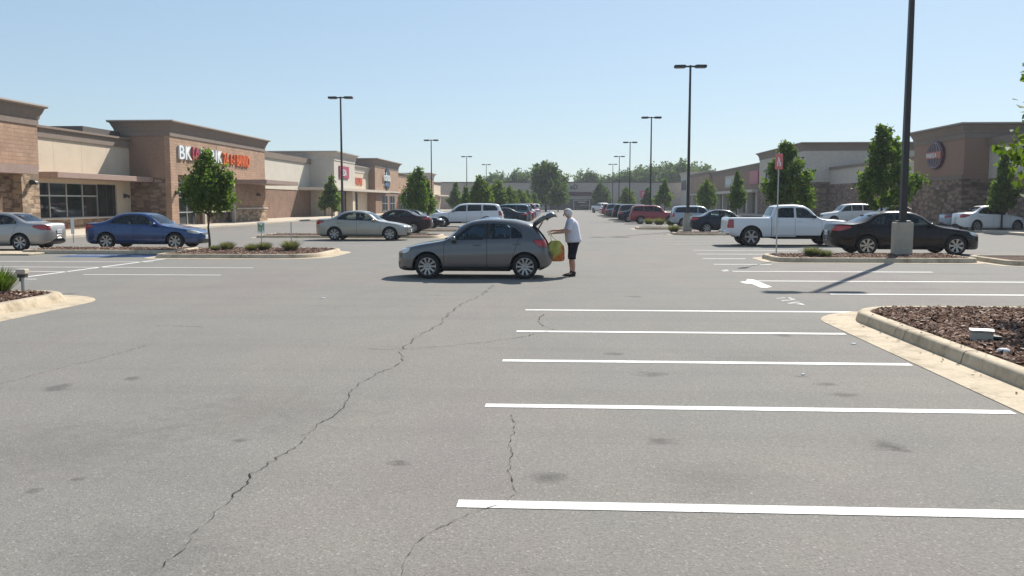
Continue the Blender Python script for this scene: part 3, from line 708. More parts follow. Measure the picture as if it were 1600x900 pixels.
# arrow and the faded word in front of it
def road_poly(name, px, z=.005, m='line'): return sheet(name, [G(*q) for q in px], z, M[m])
road_poly('road_arrow', [(1156,440.5),(1165,440),(1168,436.2),(1178,437.2),(1206,448.6),(1197,449.9),(1188,449.4),(1174,443.4),(1164,443.2)])
for px in ([(1212,466.2),(1226,465.2),(1229,466),(1215,467.2)], [(1219,469.6),(1240,468.0),(1244,469.2),(1223,471)], [(1228,473.8),(1247,471.4),(1251,472.6),(1234,475.4)], [(1240,475.4),(1252,474.0),(1259,477.2),(1254,477.6),(1249,476)], [(1230,465.2),(1234,464.8),(1243,468.4),(1238,468.6)]):
    road_poly('road_letter_stroke', px, .005, 'worn')
road_poly('road_letter_stroke', [(1126,422.6),(1136,421.4),(1140,424),(1131,424.6)], .005, 'worn')
# cracks
def crack(px, w0, w1, seed, jit=1.):
    rnd = random.Random(seed); pts = [G(*q) for q in px]; fine = []
    for a, b in zip(pts, pts[1:]):
        n = max(2, int((b-a).length/.045)); d = (b-a).normalized(); s = Vector((-d.y, d.x, 0))
        for k in range(n):
            e = .022*jit*min(1, (b-a).length*2); fine.append(a.lerp(b, k/n)+s*(rnd.gauss(0, e*.55)+.022*math.sin(k*.45+seed)*jit)+d*rnd.gauss(0, .012))
    fine.append(pts[-1]); bm = bmesh.new(); prev = None; N = len(fine)
    for i, p in enumerate(fine):
        d = (fine[min(i+1, N-1)]-fine[max(0, i-1)]); d.z = 0
        if d.length < 1e-6: continue
        d.normalize(); s = Vector((-d.y, d.x, 0)); w = (w0+(w1-w0)*i/N)*rnd.choice((.12,.3,.6,.8,1,1.2,1.6,2.0))*.5
        if i in (0, N-1): w = .001
        row = (bm.verts.new((*(p-s*w).xy, .0065)), bm.verts.new((*(p+s*w*rnd.uniform(.6,1.3)).xy, .0065)))
        if prev: bm.faces.new((prev[0], row[0], row[1], prev[1]))
        prev = row
    bmesh.ops.recalc_face_normals(bm, faces=bm.faces[:]); o = link('pavement_crack', bm, M['crack']); o['kind'] = 'structure'
crack([(236,897),(262,878),(290,852),(300,835),(330,805),(365,773),(388,752),(392,742),(430,716),(468,694),(474,681),(500,661),(528,644),(541,628),(545,614),(565,598),(596,581),(622,570),(628,562),(624,549)], .0042, .0065, 3)
crack([(624,549),(650,528),(690,505),(697,494),(725,473),(752,462),(771,446)], .006, .009, 4)
crack([(574,545),(600,547),(640,546),(700,541),(760,535),(820,526),(866,516),(845,508),(841,500),(849,491)], .006, .008, 5, .6)
crack([(628,897),(638,868),(655,846),(700,820),(745,800),(790,788),(807,772),(801,748),(796,732),(801,710),(797,690),(803,678),(807,664),(799,648)], .0025, .005, 6, .6)
crack([(-5,602),(40,590),(100,574),(160,560),(215,544),(240,537)], .004, .006, 7, .4)
crack([(1490,553),(1470,551)], .01, .01, 9, .3)
for a, b in (((244,509),(320,511)),((655,461),(690,461))):
    crack([a, b], .012, .01, a[0], .2)

for px, py, a, b_ in ((1290,600,.20,.13),(1250,588,.14,.06),(1320,617,.22,.12),(1030,690,.20,.13),(1390,696,.22,.14),(624,723,.15,.10),(208,592,.17,.14),(375,688,.10,.08),(118,749,.12,.07),(52,767,.10,.06),(1395,702,.22,.13),(1180,560,1.2,.5),(1290,520,1.5,.55),(1440,452,1.3,.4),(1480,428,2.6,.5),(690,462,.6,.12),(960,553,.25,.12),(1020,585,.3,.16),(940,380,2.2,.4),(860,745,.22,.14),(230,860,.9,.5),(1130,745,.8,.4),(420,640,1.6,.8),(80,700,1.8,.8)):
    g = G(px, py); bm = bmesh.new(); bm.faces.new([bm.verts.new((x, y, 0)) for x, y in ((-1.6,-1.6),(1.6,-1.6),(1.6,1.6),(-1.6,1.6))]); o = link('oil_stain', bm, M['stain'] if a < .6 else M['stain_faint']); o.location = (g.x, g.y, .0015 if a < .6 else .0008+px*1e-7); o.scale = (a, b_*1.5, 1); o['kind'] = 'structure'
def rrect(x0, x1, y0, y1, r, d, z, n=10):
    """rounded rectangle ring, grown outward by d; r = radii of the corners (x1y0, x1y1, x0y1, x0y0)"""
    out = []
    for (cx, cy, sx, sy, a0), rr in zip(((x1,y0,-1,1,-90),(x1,y1,-1,-1,0),(x0,y1,1,-1,90),(x0,y0,1,1,180)), r):
        for k in range(n+1):
            a = R(a0+90*k/n); out.append(Vector((cx+sx*rr+math.cos(a)*(rr+d), cy+sy*rr+math.sin(a)*(rr+d), z)))
    return out
def island(x0, x1, y0, y1, r, gut=.5, kh=.15, kw=.17, roll=.03, joints=(), mulch=True, chips=0, hump=.03, seed=1, chip_box=None):
    if isinstance(r, (int, float)): r = (r,)*4
    bm = bmesh.new(); RR = lambda d, z: rrect(x0, x1, y0, y1, r, d, z)
    rings(bm, [RR(0, .012), RR(-.004, .03), RR(-roll, kh-.03), RR(-roll-.012, kh-.012), RR(-roll-.035, kh), RR(-roll-kw, kh), RR(-roll-kw-.008, kh-.008), RR(-roll-kw-.01, kh-.1)])
    k = link('kerb', bm, M['kerb'], smooth=True); k['kind'] = 'structure'
    if gut:
        bm = bmesh.new(); rings(bm, [RR(gut, .0), RR(gut-.004, .008), RR(0, .013)]); g = link('gutter', bm, M['kerb']); g['kind'] = 'structure'
    if mulch:
        bm = bmesh.new(); rnd = random.Random(seed)
        base = RR(-roll-kw-.005, kh-.03); n = len(base); cx = Vector(((x0+x1)/2, (y0+y1)/2, 0)); levels = []
        for q in range(9):
            t = q/8*.96; ring = []
            for p in base:
                v = p.lerp(Vector((cx.x, p.y*.15+cx.y*.85, p.z)), t) if x1-x0 > y1-y0 else p.lerp(Vector((p.x*.15+cx.x*.85, cx.y, p.z)), t)
                v.z = kh-.03+hump*smooth01(t*3)+rnd.uniform(-.008, .008); ring.append(v)
            levels.append(ring)
        rings(bm, levels, True, False, True); m_ = link('mulch', bm, M['mulch']); m_['kind'] = 'stuff'
        if chips:
            rng = np.random.default_rng(seed); bx = chip_box or (x0+.25, x1-.25, y0+.25, y1-.25)
            P_ = rng.uniform(0, 1, (chips, 2))*[bx[1]-bx[0], bx[3]-bx[2]]+[bx[0], bx[2]]
            ok = np.ones(chips, bool); ins = .26
            for (px, py, sx, sy), rr in zip(((x1,y0,-1,1),(x1,y1,-1,-1),(x0,y1,1,-1),(x0,y0,1,1)), r):
                ex, ey = px+sx*rr, py+sy*rr; u = (P_[:,0]-ex)*-sx; v = (P_[:,1]-ey)*-sy
                ok &= ~((u > 0) & (v > 0) & (u*u+v*v > max(rr-ins, 0)**2))
            P_ = P_[ok]; N = len(P_); ang = rng.uniform(0, 6.283, N); ln = rng.uniform(.018, .05, N); wd = rng.uniform(.009, .02, N); th = rng.uniform(.006, .018, N)
            z = kh-.03+hump+rng.uniform(-.012, .018, N); tl = rng.normal(0, .35, (N, 2))
            c, s = np.cos(ang), np.sin(ang); loc = []
            for a, b, h in ((-1,-1,0),(1,-.7,0),(.8,1,0),(-.9,.8,0),(0,0,1)):
                lx = a*ln; ly = b*wd; X = lx*c-ly*s; Y = lx*s+ly*c
                loc.append(np.stack([P_[:,0]+X, P_[:,1]+Y, z+h*th+X*tl[:,0]+Y*tl[:,1]], 1))
            V = np.stack(loc, 1).reshape(-1, 3); b0 = np.arange(N)[:,None]*5
            Fc = np.concatenate([b0+[0,1,4], b0+[1,2,4], b0+[2,3,4], b0+[3,0,4]], 0)
            ch = link('mulch_chips', np_mesh('mulch_chips', V, Fc), M['chip']); ch['kind'] = 'stuff'
    prof = [(0,.012),(.004,.03),(roll,kh-.03),(roll+.012,kh-.012),(roll+.035,kh),(roll+kw,kh)]
    for (jx, jy, ax) in joints:                 # saw cuts across the kerb, following its profile
        bm = bmesh.new(); e = .0025
        for w_ in (.006,):
            sec = []
            for d, z in prof:
                d -= e; z += e
                q = {'x0': (jx+d, jy), 'x1': (jx-d, jy), 'y0': (jx, jy+d)}[ax]; t = (0, w_) if ax != 'y0' else (w_, 0)
                sec.append([Vector((q[0]-t[0], q[1]-t[1], z)), Vector((q[0]+t[0], q[1]+t[1], z))])
            rings(bm, sec, False)
        bmesh.ops.recalc_face_normals(bm, faces=bm.faces[:]); o = link('kerb_joint', bm, M['joint']); o['kind'] = 'structure'
island(4.55, 16.5, -4, 15.0, (.6, .6, 1.05, .6), .52, .16, .17, .03, [(4.55,12.15,'x0'),(4.55,10.4,'x0'),(4.55,7.6,'x0')], True, 26000, .03, 1, (4.8, 12.5, 7.6, 14.8))
island(-22, -9.25, -3, 16.75, (.6, .85, .6, .6), .50, .16, .20, .07, [(-9.25,14.0,'x1'),(-9.25,12.0,'x1')], True, 9000, .03, 2, (-15.5, -9.6, 12.6, 16.5))
island(-13.6, -8.15, 28.95, 33.6, (1.2, 1.2, .3, .3), .35, .14, .16, .04, [(-10.6,28.95,'y0')], True, 4000, .03, 3)
island(-19.6, -13.8, 31.2, 33.6, .3, 0, .14, .16, .04, (), True, 2500, .03, 13)
island(6.55, 12.7, 27.9, 30.5, (.4, .4, .6, .6), .3, .15, .16, .03, [(7.3,27.9,'y0')], True, 4500, .03, 4)
island(13.0, 30, 26.7, 29.9, .5, .3, .15, .16, .03, (), True, 0, .03, 5)
island(-16.0, -6.4, 45.6, 49.0, (.9, .9, .5, .5), .3, .14, .16, .03, (), True, 1500, .03, 6)
island(-12.0, -4.2, 56.0, 59.0, (.9, .9, .5, .5), .3, .14, .16, .03, (), True, 0, .03, 7)
island(6.2, 12.0, 50.4, 53.2, (.5, .5, .9, .9), .3, .14, .16, .03, (), True, 1200, .03, 8)
island(5.0, 12.0, 60.8, 64.0, (.5, .5, .9, .9), .3, .14, .16, .03, (), True, 0, .03, 9)
rnd = random.Random(8); bm = bmesh.new()                      # chips spilled over the kerb
for k in range(46):
    x, y = rnd.choice((rnd.gauss(4.47, .07), rnd.gauss(4.68, .05))), rnd.uniform(7.6, 13.6); z = .168 if x > 4.6 else .018; a = rnd.uniform(0, 3.1); l, w_ = rnd.uniform(.012, .03), rnd.uniform(.005, .012); z += .004
    if 4.5 < x < 4.62: continue
    c, s_ = math.cos(a), math.sin(a); q = [bm.verts.new((x+u*l*c-v*w_*s_, y+u*l*s_+v*w_*c, z)) for u, v in ((-1,-1),(1,-.6),(.8,1),(-.9,.7))]; t_ = bm.verts.new((x, y, z+rnd.uniform(.006, .012)))
    for i in range(4): bm.faces.new((q[i], q[(i+1) % 4], t_))
ch = link('mulch_chips', bm, M['chip']); ch['kind'] = 'stuff'     # spilled
bm = bmesh.new(); box(bm, -40, -18.6, 30.2, 32.0, 0, .06, 0, .02); w_ = link('walkway', bm, M['kerb']); w_['kind'] = 'structure'
for nm, x0, x1 in (('sidewalk', -31, -25.4), ('sidewalk', 25.4, 31)):
    bm = bmesh.new(); box(bm, x0, x1, 30, 214, -.01, .15, 0, .02); w_ = link(nm, bm, M['walk']); w_['kind'] = 'structure'

# ------------------------------------------------------------------ buildings
def boxes(name, lst, m, parent, bevel=0.):
    bm = bmesh.new()
    for b in lst: box(bm, *b, 0, bevel)
    return link(name, bm, m, parent)
def wall_x(xf, t, s, y0, y1, z0, z1, ops):
    """boxes of a wall in the plane x = xf (outer face), thickness t inward (s = +1: inward is -x), leaving the openings free"""
    ys = sorted({y0, y1, *[v for o in ops for v in o[:2]]}); out = []
    for a, b in zip(ys, ys[1:]):
        zz = [(z0, z1)]
        for o in ops:
            if o[0] <= a and o[1] >= b:
                nz = []
                for p, q in zz:
                    if o[2] > p: nz.append((p, min(q, o[2])))
                    if o[3] < q: nz.append((max(p, o[3]), q))
                zz = nz
        for p, q in zz:
            if q-p > 1e-3: out.append((min(xf, xf-s*t), max(xf, xf-s*t), a, b, p, q))
    return out
def cornice(parent, x0, x1, y0, y1, z0, z1, d=.55, m='cornice'):
    bm = bmesh.new(); Q = lambda e, z: [Vector(p) for p in ((x0-e,y0-e,z),(x1+e,y0-e,z),(x1+e,y1+e,z),(x0-e,y1+e,z))]
    h = z1-z0
    rings(bm, [Q(.02,z0), Q(.06,z0), Q(.06,z0+h*.32), Q(.10,z0+h*.34), Q(.13,z0+h*.5), Q(.22,z0+h*.66), Q(d*.7,z0+h*.86), Q(d,z0+h*.9), Q(d,z1-.05)], True, True, True); o = link('cornice', bm, M[m], parent)
    bm = bmesh.new(); rings(bm, [Q(d+.02,z1-.05), Q(d+.02,z1+.03)], True, True, True); link('cornice_cap', bm, M['capstrip'], parent); return o
def shop_window(parent, xf, s, y0, y1, z0, z1, cols, rows, name='window', fr='frame', set_back=.16, glass='shopglass'):
    """glazing set back in an opening: frame bars proud of the pane"""
    bm = bmesh.new(); xa, xb = sorted((xf-s*(set_back+.05), xf-s*(set_back-.05))); w = .045
    for k in range(cols+1):
        y = y0+(y1-y0)*k/cols; box(bm, xa, xb, max(y0, y-w), min(y1, y+w), z0, z1)
    zs_ = rows if isinstance(rows, (list, tuple)) else [z0+(z1-z0)*k/rows for k in range(rows+1)]
    for z in zs_: box(bm, xa+.004, xb-.004, y0+.002, y1-.002, max(z0, z-w), min(z1, z+w))
    f = link(name, bm, M[fr], parent)
    boxes('pane', [(xf-s*(set_back+.03), xf-s*set_back, y0, y1, z0, z1)] if s < 0 else [(xf-s*(set_back+.03), xf-s*set_back, y0, y1, z0, z1)], M[glass], f)
    return f
FONT = None
def fit_text(body, m, parent, x, y0, y1, z, size, **k):
    o = text(body, size, m, parent, (x, y0, z), 1, **k); o.scale = ((y1-y0)/max(.01, o.dimensions.x), 1, 1); return o
def text(body, size, m, parent, loc, face, name='sign_letters', ext=.07, sx=1.):
    """raised lettering; face: +1 reads on a wall facing +x, -1 facing -x, 0 facing -y"""
    c = bpy.data.curves.new('lettering', 'FONT'); c.body = body; c.size = size; c.extrude = ext; c.bevel_depth = 0; c.offset = size*.012; c.space_character = 1.05
    c.align_x = 'LEFT'
    o = bpy.data.objects.new('lettering', c); C.objects.link(o); dg = bpy.context.evaluated_depsgraph_get()
    me = bpy.data.meshes.new_from_object(o.evaluated_get(dg)); bpy.data.objects.remove(o)
    q = link(name, me, m, parent); me.materials.clear(); me.materials.append(m)
    q.rotation_euler = (math.pi/2, 0, {1: math.pi/2, -1: -math.pi/2, 0: 0}[face]); q.location = loc; q.scale = (sx, 1, 1); return q
SW = mat('sign_white', (.75,.77,.76), .4); SR = mat('sign_crimson', (.38,.03,.07), .4); SO = mat('sign_orange', (.75,.16,.03), .4)
SB = mat('sign_navy', (.02,.025,.06), .4); SP_ = mat('sign_purple', (.075,.022,.04), .5); SBL = mat('sign_blue', (.12,.28,.48), .4)
def wall_lamp(parent, x, y, z, s):
    bm = bmesh.new(); box(bm, *sorted((x, x+s*.12)), y-.12, y+.12, z, z+.28, 0, .03); rings(bm, [[Vector((x+s*(.12+e), y+dy*w, zz+dz*h)) for dy, dz in ((-1,-1),(1,-1),(1,1),(-1,1))] for e, w, zz, h in ((0,.10,z+.2,.08),(.18,.13,z+.12,.10),(.24,.11,z+.08,.07))], True, True, True)
    bmesh.ops.recalc_face_normals(bm, faces=bm.faces[:]); link('wall_lamp', bm, M['frame_dark'], parent)
def bld(name, label, cat='shop'): return empty(name, (0,0,0), 0, label, cat, 'shop buildings around the car park')

# --- left, nearest: brick pier tower and the beige shop front with the long window
b = bld('shop_building', 'low tan brick shop tower at the left edge of the photo')
boxes('wall', [(-40,-28,34,46.8,3.6,6.0)], M['brick'], b); boxes('stone_pier', [(-40,-28.02,45.2,46.78,0,3.6)], M['stone_lt'], b); boxes('stone_base', [(-40,-28.5,34,45.2,0,3.6)], M['stone'], b)
cornice(b, -40, -28, 34, 46.8, 5.9, 6.95, .42); boxes('canopy', [(-28.45,-27.2,34,45.4,3.3,3.75)], M['canopy'], b)
wall_lamp(b, -28.02, 46.0, 2.75, 1)
b = bld('shop_building', 'beige rendered shop front with long dark window and flat canopy')
ops = [(49.2,61.0,.85,3.05)]
boxes('wall', wall_x(-31, .35, 1, 46.8, 63, .9, 5.75, ops), M['beige'], b); boxes('wall', [(-50,-31.36,46.8,63,0,5.75)], M['dark'], b)
boxes('stone_base', [(-31.3,-30.92,46.8,60.9,.15,.78)], M['stone'], b); boxes('sill', [(-31.2,-30.85,46.9,61.1,.78,.88)], M['canopy_pale'], b)
bm = bmesh.new(); rings(bm, [[Vector((x, y, z)) for y in (46.8, 63.05)] for x, z in ((-30.9,5.7),(-30.9,6.2),(-30.75,6.25),(-30.75,6.38),(-50,6.38))], False); bmesh.ops.recalc_face_normals(bm, faces=bm.faces[:]); link('parapet_cap', bm, M['cornice'], b)
shop_window(b, -31, 1, 49.2, 58.6, .88, 3.05, 5, [.88, 2.25, 3.05]); shop_window(b, -31, 1, 58.6, 61.0, .88, 3.05, 2, [.88, 3.05], fr='frame_dark')
boxes('canopy', [(-31,-29.3,50.8,63,3.28,3.62)], M['canopy'], b, .02); wall_lamp(b, -30.98, 62.0, 2.15, 1)
boxes('roof', [(-44,-31.6,58,83,6.4,6.85)], M['roofdark'], b)
# --- left: tall brick tower with the big sign
b = bld('shop_building', 'tall brick shop tower with white magenta and orange sign letters')
y0, y1 = 63.0, 83.4; door = (64.2,75.0,.15,3.85)
boxes('wall', wall_x(-28, .4, 1, y0, y1, 3.4, 6.6, [(64.2,75.0,.15,3.85)]), M['brick'], b)
boxes('side_wall', [(-31.9,-28.4,y0,y1,3.6,6.6)], M['stucco_brown'], b); boxes('stone_base', [(-31.9,-28.42,y0+.01,y1-.01,0,3.6)], M['stone_dark'], b)
boxes('entrance_jamb', wall_x(-28, .42, 1, y0+.005, 64.2, .1, 3.4, []), M['brick'], b); boxes('wall', wall_x(-28, .4, 1, 75.0, y1, 1.35, 3.4, []), M['brick'], b)
boxes('stone_base', [(-28.3,-27.9,75.0,y1+.1,.1,1.25)], M['stone_lt'], b); boxes('ledge', [(-28.3,-27.84,75.0,y1+.15,1.25,1.37)], M['canopy_pale'], b)
cornice(b, -31.9, -28, y0, y1, 6.55, 7.62, .45)
boxes('control_joint', [(-28.0,-27.985,71.6,71.68,3.9,6.4)], M['cornice'], b)
boxes('entrance_back', [(-31.2,-31.0,64.2,75,.1,3.85)], M['dark'], b)
shop_window(b, -28, 1, 64.7, 67.9, .15, 3.3, 2, [.15, 1.1, 2.2, 2.55, 3.3], name='door', set_back=.35)
shop_window(b, -28, 1, 70.6, 74.5, .95, 3.3, 3, [.95, 3.3], set_back=.5)
boxes('entrance_pier', [(-28.8,-28.1,69.0,70.4,.15,3.85)], M['brick_dark'], b); boxes('entrance_sill', [(-29,-27.7,68.2,73.6,1.05,1.18), (-27.9,-27.7,68.2,68.5,.15,1.05)], M['walk'], b)
boxes('post', [(-28.0,-27.75,74.6,74.95,.15,3.4)], M['walk'], b)
boxes('canopy', [(-28,-25.2,75.4,84.6,3.42,3.78)], M['canopy'], b, .02); wall_lamp(b, -28.0, 81.0, 2.4, 1); wall_lamp(b, -28.0, 63.7, 2.4, 1)
py_ = lambda q: PX(q, 245, -27.9).y
for s_, mm, a_, c_ in (('BK', SW, 279, 298.5), ('IA', SR, 300, 312), ('D', SW, 313, 320), ('LI', SR, 321, 327), ('RIK', SW, 328, 346)): fit_text(s_, mm, b, -27.92, py_(a_), py_(c_), 5.0, 1.42)
for s_, a_, c_, z_ in (('ZA', 348.5, 357, 4.95), ('E-I', 360, 366, 5.05), ('BANINO', 369.5, 389, 4.95)): fit_text(s_, SO, b, -27.92, py_(a_), py_(c_), z_, 1.36 if z_ < 5 else 1.15)
# --- left: cream tower and annex
b = bld('shop_building', 'cream rendered shop block with stone base and reddish sign board')
boxes('wall', [(-40,-31,83.4,109,3.3,6.9)], M['cream'], b); boxes('stone_base', [(-40,-30.96,83.4,109,.1,3.25)], M['brick_dark'], b)
boxes('band', [(-31,-30.9,83.4,109,3.25,3.36)], M['canopy_pale'], b)
bm = bmesh.new(); rings(bm, [[Vector((x, y, z)) for y in (83.4, 109)] for x, z in ((-30.85,6.5),(-30.8,7.1),(-50,7.1))], False); bmesh.ops.recalc_face_normals(bm, faces=bm.faces[:]); link('parapet_cap', bm, M['cornice'], b)
boxes('tower_wall', [(-40,-28,109,120,3.3,7.4)], M['cream'], b); cornice(b, -40, -28, 109, 120, 6.95, 8.05, .5, 'taupe')
[boxes('pier', [(-28.9,-28,q,q+1.4,.1,3.3)], M['beige'], b) for q in (109, 118.6)]; boxes('recess', [(-40,-29.4,109.02,119.9,0,3.3)], M['taupe'], b)
boxes('canopy', [(-31,-27.3,104,141,3.3,3.62)], M['canopy_pale'], b)
g_ = boxes('window', [(-37.2,-31.0,108.93,109.0,.5,.56),(-37.2,-31,108.93,109,1.6,1.66),(-37.2,-31,108.93,109,3.1,3.2),(-37.2,-37.1,108.93,109,.5,3.2),(-35.1,-35,108.93,109,.5,3.2),(-33.1,-33,108.93,109,.5,3.2),(-31.08,-30.98,108.93,109,.5,3.2)], M['frame'], b)
boxes('pane', [(-37.2,-31,108.97,109.03,.5,3.2)], M['shopglass'], g_)
boxes('sign', [(-28,-27.85,111.3,116.2,4.9,6.4)], SR, b); text('FEDA', 1.1, SW, b, (-27.8, 111.7, 5.2), 1, ext=.04)
b = bld('shop_building', 'small cream shop front with orange red sign letters under a parapet')
boxes('wall', [(-40,-29,120,133,3.3,6.3)], M['beige'], b); cornice(b, -40, -29, 120, 133, 6.0, 6.9, .35, 'taupe')
boxes('shopfront_wall', [(-40,-29.2,126.5,133,0,3.3)], M['beige'], b); shop_window(b, -29, 1, 120.6, 126.4, .2, 3.1, 5, 2, set_back=.2, fr='frame_dark')
boxes('shop_backing', [(-40,-29.4,120,126.5,0,3.3)], M['dark'], b)
text('CEGEARURE', 1.35, mat('sign_coral', (.62,.16,.09), .4), b, (-28.93, 120.9, 4.35), 1, sx=1.0)
b = bld('shop_building', 'brown shop tower with round blue and white sign')
boxes('wall', [(-33.2,-28,133.02,152,3.4,7.6)], M['brick'], b); boxes('side_wall', [(-33.2,-28.02,133,133.02,0,7.6)], M['stucco_brown'], b); boxes('stone_base', [(-33.2,-27.97,133.1,152,0,3.4)], M['brick_dark'], b)
cornice(b, -33.2, -28, 133, 152, 7.1, 8.35, .6); boxes('band', [(-27.97,-27.85,133,152,3.4,3.6)], M['canopy_pale'], b)
shop_window(b, -27.97, 1, 138, 142, .4, 2.9, 2, 2, set_back=-.03); shop_window(b, -27.97, 1, 144, 148, .4, 2.9, 2, 2, set_back=-.03)
bm = bmesh.new(); tube(bm, [(-27.98,142,5.6),(-27.8,142,5.6)], 1.75, 28); link('sign', bm, SB, b); text('idea', 1.9, SW, b, (-27.78, 138.6, 5.2), 1, ext=.05, sx=1.6); text('ooo', .9, SBL, b, (-27.78, 139.6, 4.4), 1, ext=.05, sx=1.6)
b = bld('shop_building', 'long low orange brown shop with white canopy beyond the round sign')
boxes('wall', [(-44,-29,152,186,3.4,6.6)], M['brick'], b); boxes('stone_base', [(-44,-29.2,152,186,0,3.4)], M['stone'], b); cornice(b, -44, -29, 152, 186, 6.3, 7.0, .3)
boxes('canopy', [(-29,-26.6,152,186,2.95,3.3)], M['canopy_pale'], b); shop_window(b, -29.2, 1, 160, 172, .3, 2.8, 6, 2, set_back=-.03)
b = bld('shop_building', 'farthest shop tower of the left row with tan walls and taupe cornice')
boxes('wall', [(-44,-28,186,194,0,7.2)], M['brick_dark'], b); cornice(b, -44, -28, 186, 194, 6.8, 7.9, .6, 'taupe')
boxes('pale_wall', [(-44,-29,194,212,0,6.0)], M['beige'], b); boxes('canopy', [(-29,-27,194,212,3.2,3.5)], M['canopy_pale'], b); cornice(b, -44, -29, 194.02, 212, 5.8, 6.4, .3)
[boxes('pillar', [(-28,-27.7,q,q+1.4,0,3.4)], M['brick'], b) for q in (187, 191)]

# --- the big store closing the aisle
b = bld('department_store', 'wide grey beige store closing the far end of the aisle', 'store')
boxes('wall', [(-46,60,217,260,0,6.5)], M['store'], b); boxes('parapet_cap', [(-46.2,60.2,216.8,260,6.5,6.75)], M['roofdark'], b)
boxes('entrance_wall', [(-3.2,11.4,216.5,216.98,0,2.6)], M['roofdark'], b); boxes('entrance_band', [(1.3,6.8,216.7,216.98,3.4,4.3)], SP_, b)
boxes('door', [(2.6,6.2,216.3,216.48,0,2.25)], M['shopglass'], b); boxes('door_frame', [(2.4,2.6,216.2,216.48,0,2.4),(6.2,6.4,216.2,216.48,0,2.4),(2.6,6.2,216.2,216.48,2.25,2.4)], M['taupe'], b); boxes('door_sign', [(3.6,5.3,216.22,216.28,1.7,2.0)], M['walk'], b)
text('eD', 1.5, SB, b, (1.6, 216.9, 5.0), 0)

# --- right side
b = bld('shop_building', 'brown shop tower with oval purple sign on the right')
boxes('wall', [(28,38,65,74,3.5,6.7)], M['stucco_brown'], b); boxes('stone_base', [(27.95,38,65,74,0,3.5)], M['stone_dark'], b); cornice(b, 28, 38, 65, 74, 6.3, 7.35, .45)
boxes('band', [(27.9,27.99,65,74,3.5,3.75)], M['cornice'], b)
bm = bmesh.new(); rings(bm, [[Vector((x, 69.6+1.5*w*math.cos(t), 5.35+1.05*w*math.sin(t))) for t in [2*math.pi*k/36 for k in range(36)]] for x, w in ((27.99,1),(27.8,1),(27.78,.96))], True, True, True); bmesh.ops.recalc_face_normals(bm, faces=bm.faces[:]); sg = link('sign', bm, SP_, b)
SG = mat('sign_grey', (.30,.27,.30), .4); SOB = mat('sign_rust', (.38,.09,.05), .4)
bm = bmesh.new()
for k in (-.8,-.4,0,.4,.8): 
    tube(bm, [(27.76, 69.6+1.35*k*math.cos(t), 5.35+.95*math.sin(t)) for t in [R(-80+160*q/16) for q in range(17)]], .03, 5)
link('sign_globe_lines', bm, SG, sg)
boxes('sign_band', [(27.70,27.77,68.25,70.95,5.1,5.6)], SOB, sg); text('MAROCA', .42, SW, sg, (27.69, 70.8, 5.2), -1, ext=.02, sx=1.0)
wall_lamp(b, 30.0, 64.98, 2.6, 1)
b = bld('shop_building', 'beige panelled shop wall at the right edge of the photo')
boxes('wall', [(29.7,50,36,64.98,3.5,5.8)], M['taupe'], b); boxes('stone_base', [(29.65,50,36,64.97,0,3.5)], M['stone_dark'], b)
boxes('parapet_cap', [(29.5,50,36,64.98,5.8,6.3)], M['cornice'], b)
b = bld('shop_building', 'long low shop wall with stone base behind the tower with the oval sign')
boxes('wall', [(31,50,74,107,3.9,5.6)], M['taupe'], b); boxes('stone_base', [(30.95,50,74,107,0,3.9)], M['stone_dark'], b); boxes('parapet_cap', [(30.85,50,74.02,107,5.6,5.9)], M['cornice'], b)
b = bld('shop_building', 'tall beige and stone shop block with a navy and red sign')
boxes('wall', [(28,60,107,131,4.2,8.2)], M['taupe'], b); boxes('stone_base', [(27.95,60,106.97,131,0,4.2)], M['stone_dark'], b); cornice(b, 28, 60, 107, 131, 7.8, 8.75, .5)
boxes('sign', [(27.85,27.98,112,118.5,4.9,7.2)], SR, b); text('TTTE', 2.0, SB, b, (27.8, 126.6, 5.0), -1, sx=1.4)
b = bld('shop_building', 'long brown shop row with deep canopy and pale piers on the right')
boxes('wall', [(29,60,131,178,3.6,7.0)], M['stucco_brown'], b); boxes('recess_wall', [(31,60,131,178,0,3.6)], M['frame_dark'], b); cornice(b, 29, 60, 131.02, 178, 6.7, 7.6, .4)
boxes('canopy', [(27,29,131,178,3.3,3.7)], M['canopy_pale'], b)
for k in range(7): boxes('pier', [(28.2,29.0,133+7*k,134.2+7*k,0,3.3)], M['taupe'], b)
boxes('sign', [(28.85,28.98,136,142,4.6,6.6)], SR, b); boxes('sign', [(28.85,28.98,152,163,4.4,6.4)], M['taupe'], b); text('ABA', 1.7, SW, b, (28.8, 162.0, 4.7), -1, sx=1.6)
b = bld('shop_building', 'farthest shop of the right row, tan with a white end tower')
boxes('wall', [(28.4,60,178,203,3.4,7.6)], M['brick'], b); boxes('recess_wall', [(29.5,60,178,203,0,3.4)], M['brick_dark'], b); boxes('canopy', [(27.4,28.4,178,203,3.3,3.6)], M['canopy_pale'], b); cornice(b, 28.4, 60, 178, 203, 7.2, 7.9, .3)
boxes('end_tower', [(27.6,60,203,214,0,8.2)], M['cream'], b); cornice(b, 27.6, 60, 203.02, 214, 7.7, 8.6, .4, 'canopy_pale'); boxes('sign', [(27.48,27.58,205,212,4.6,6.8)], SB, b)
for k in range(3): boxes('pier', [(27.8,28.4,182+7*k,183.4+7*k,0,3.3)], M['beige'], b)
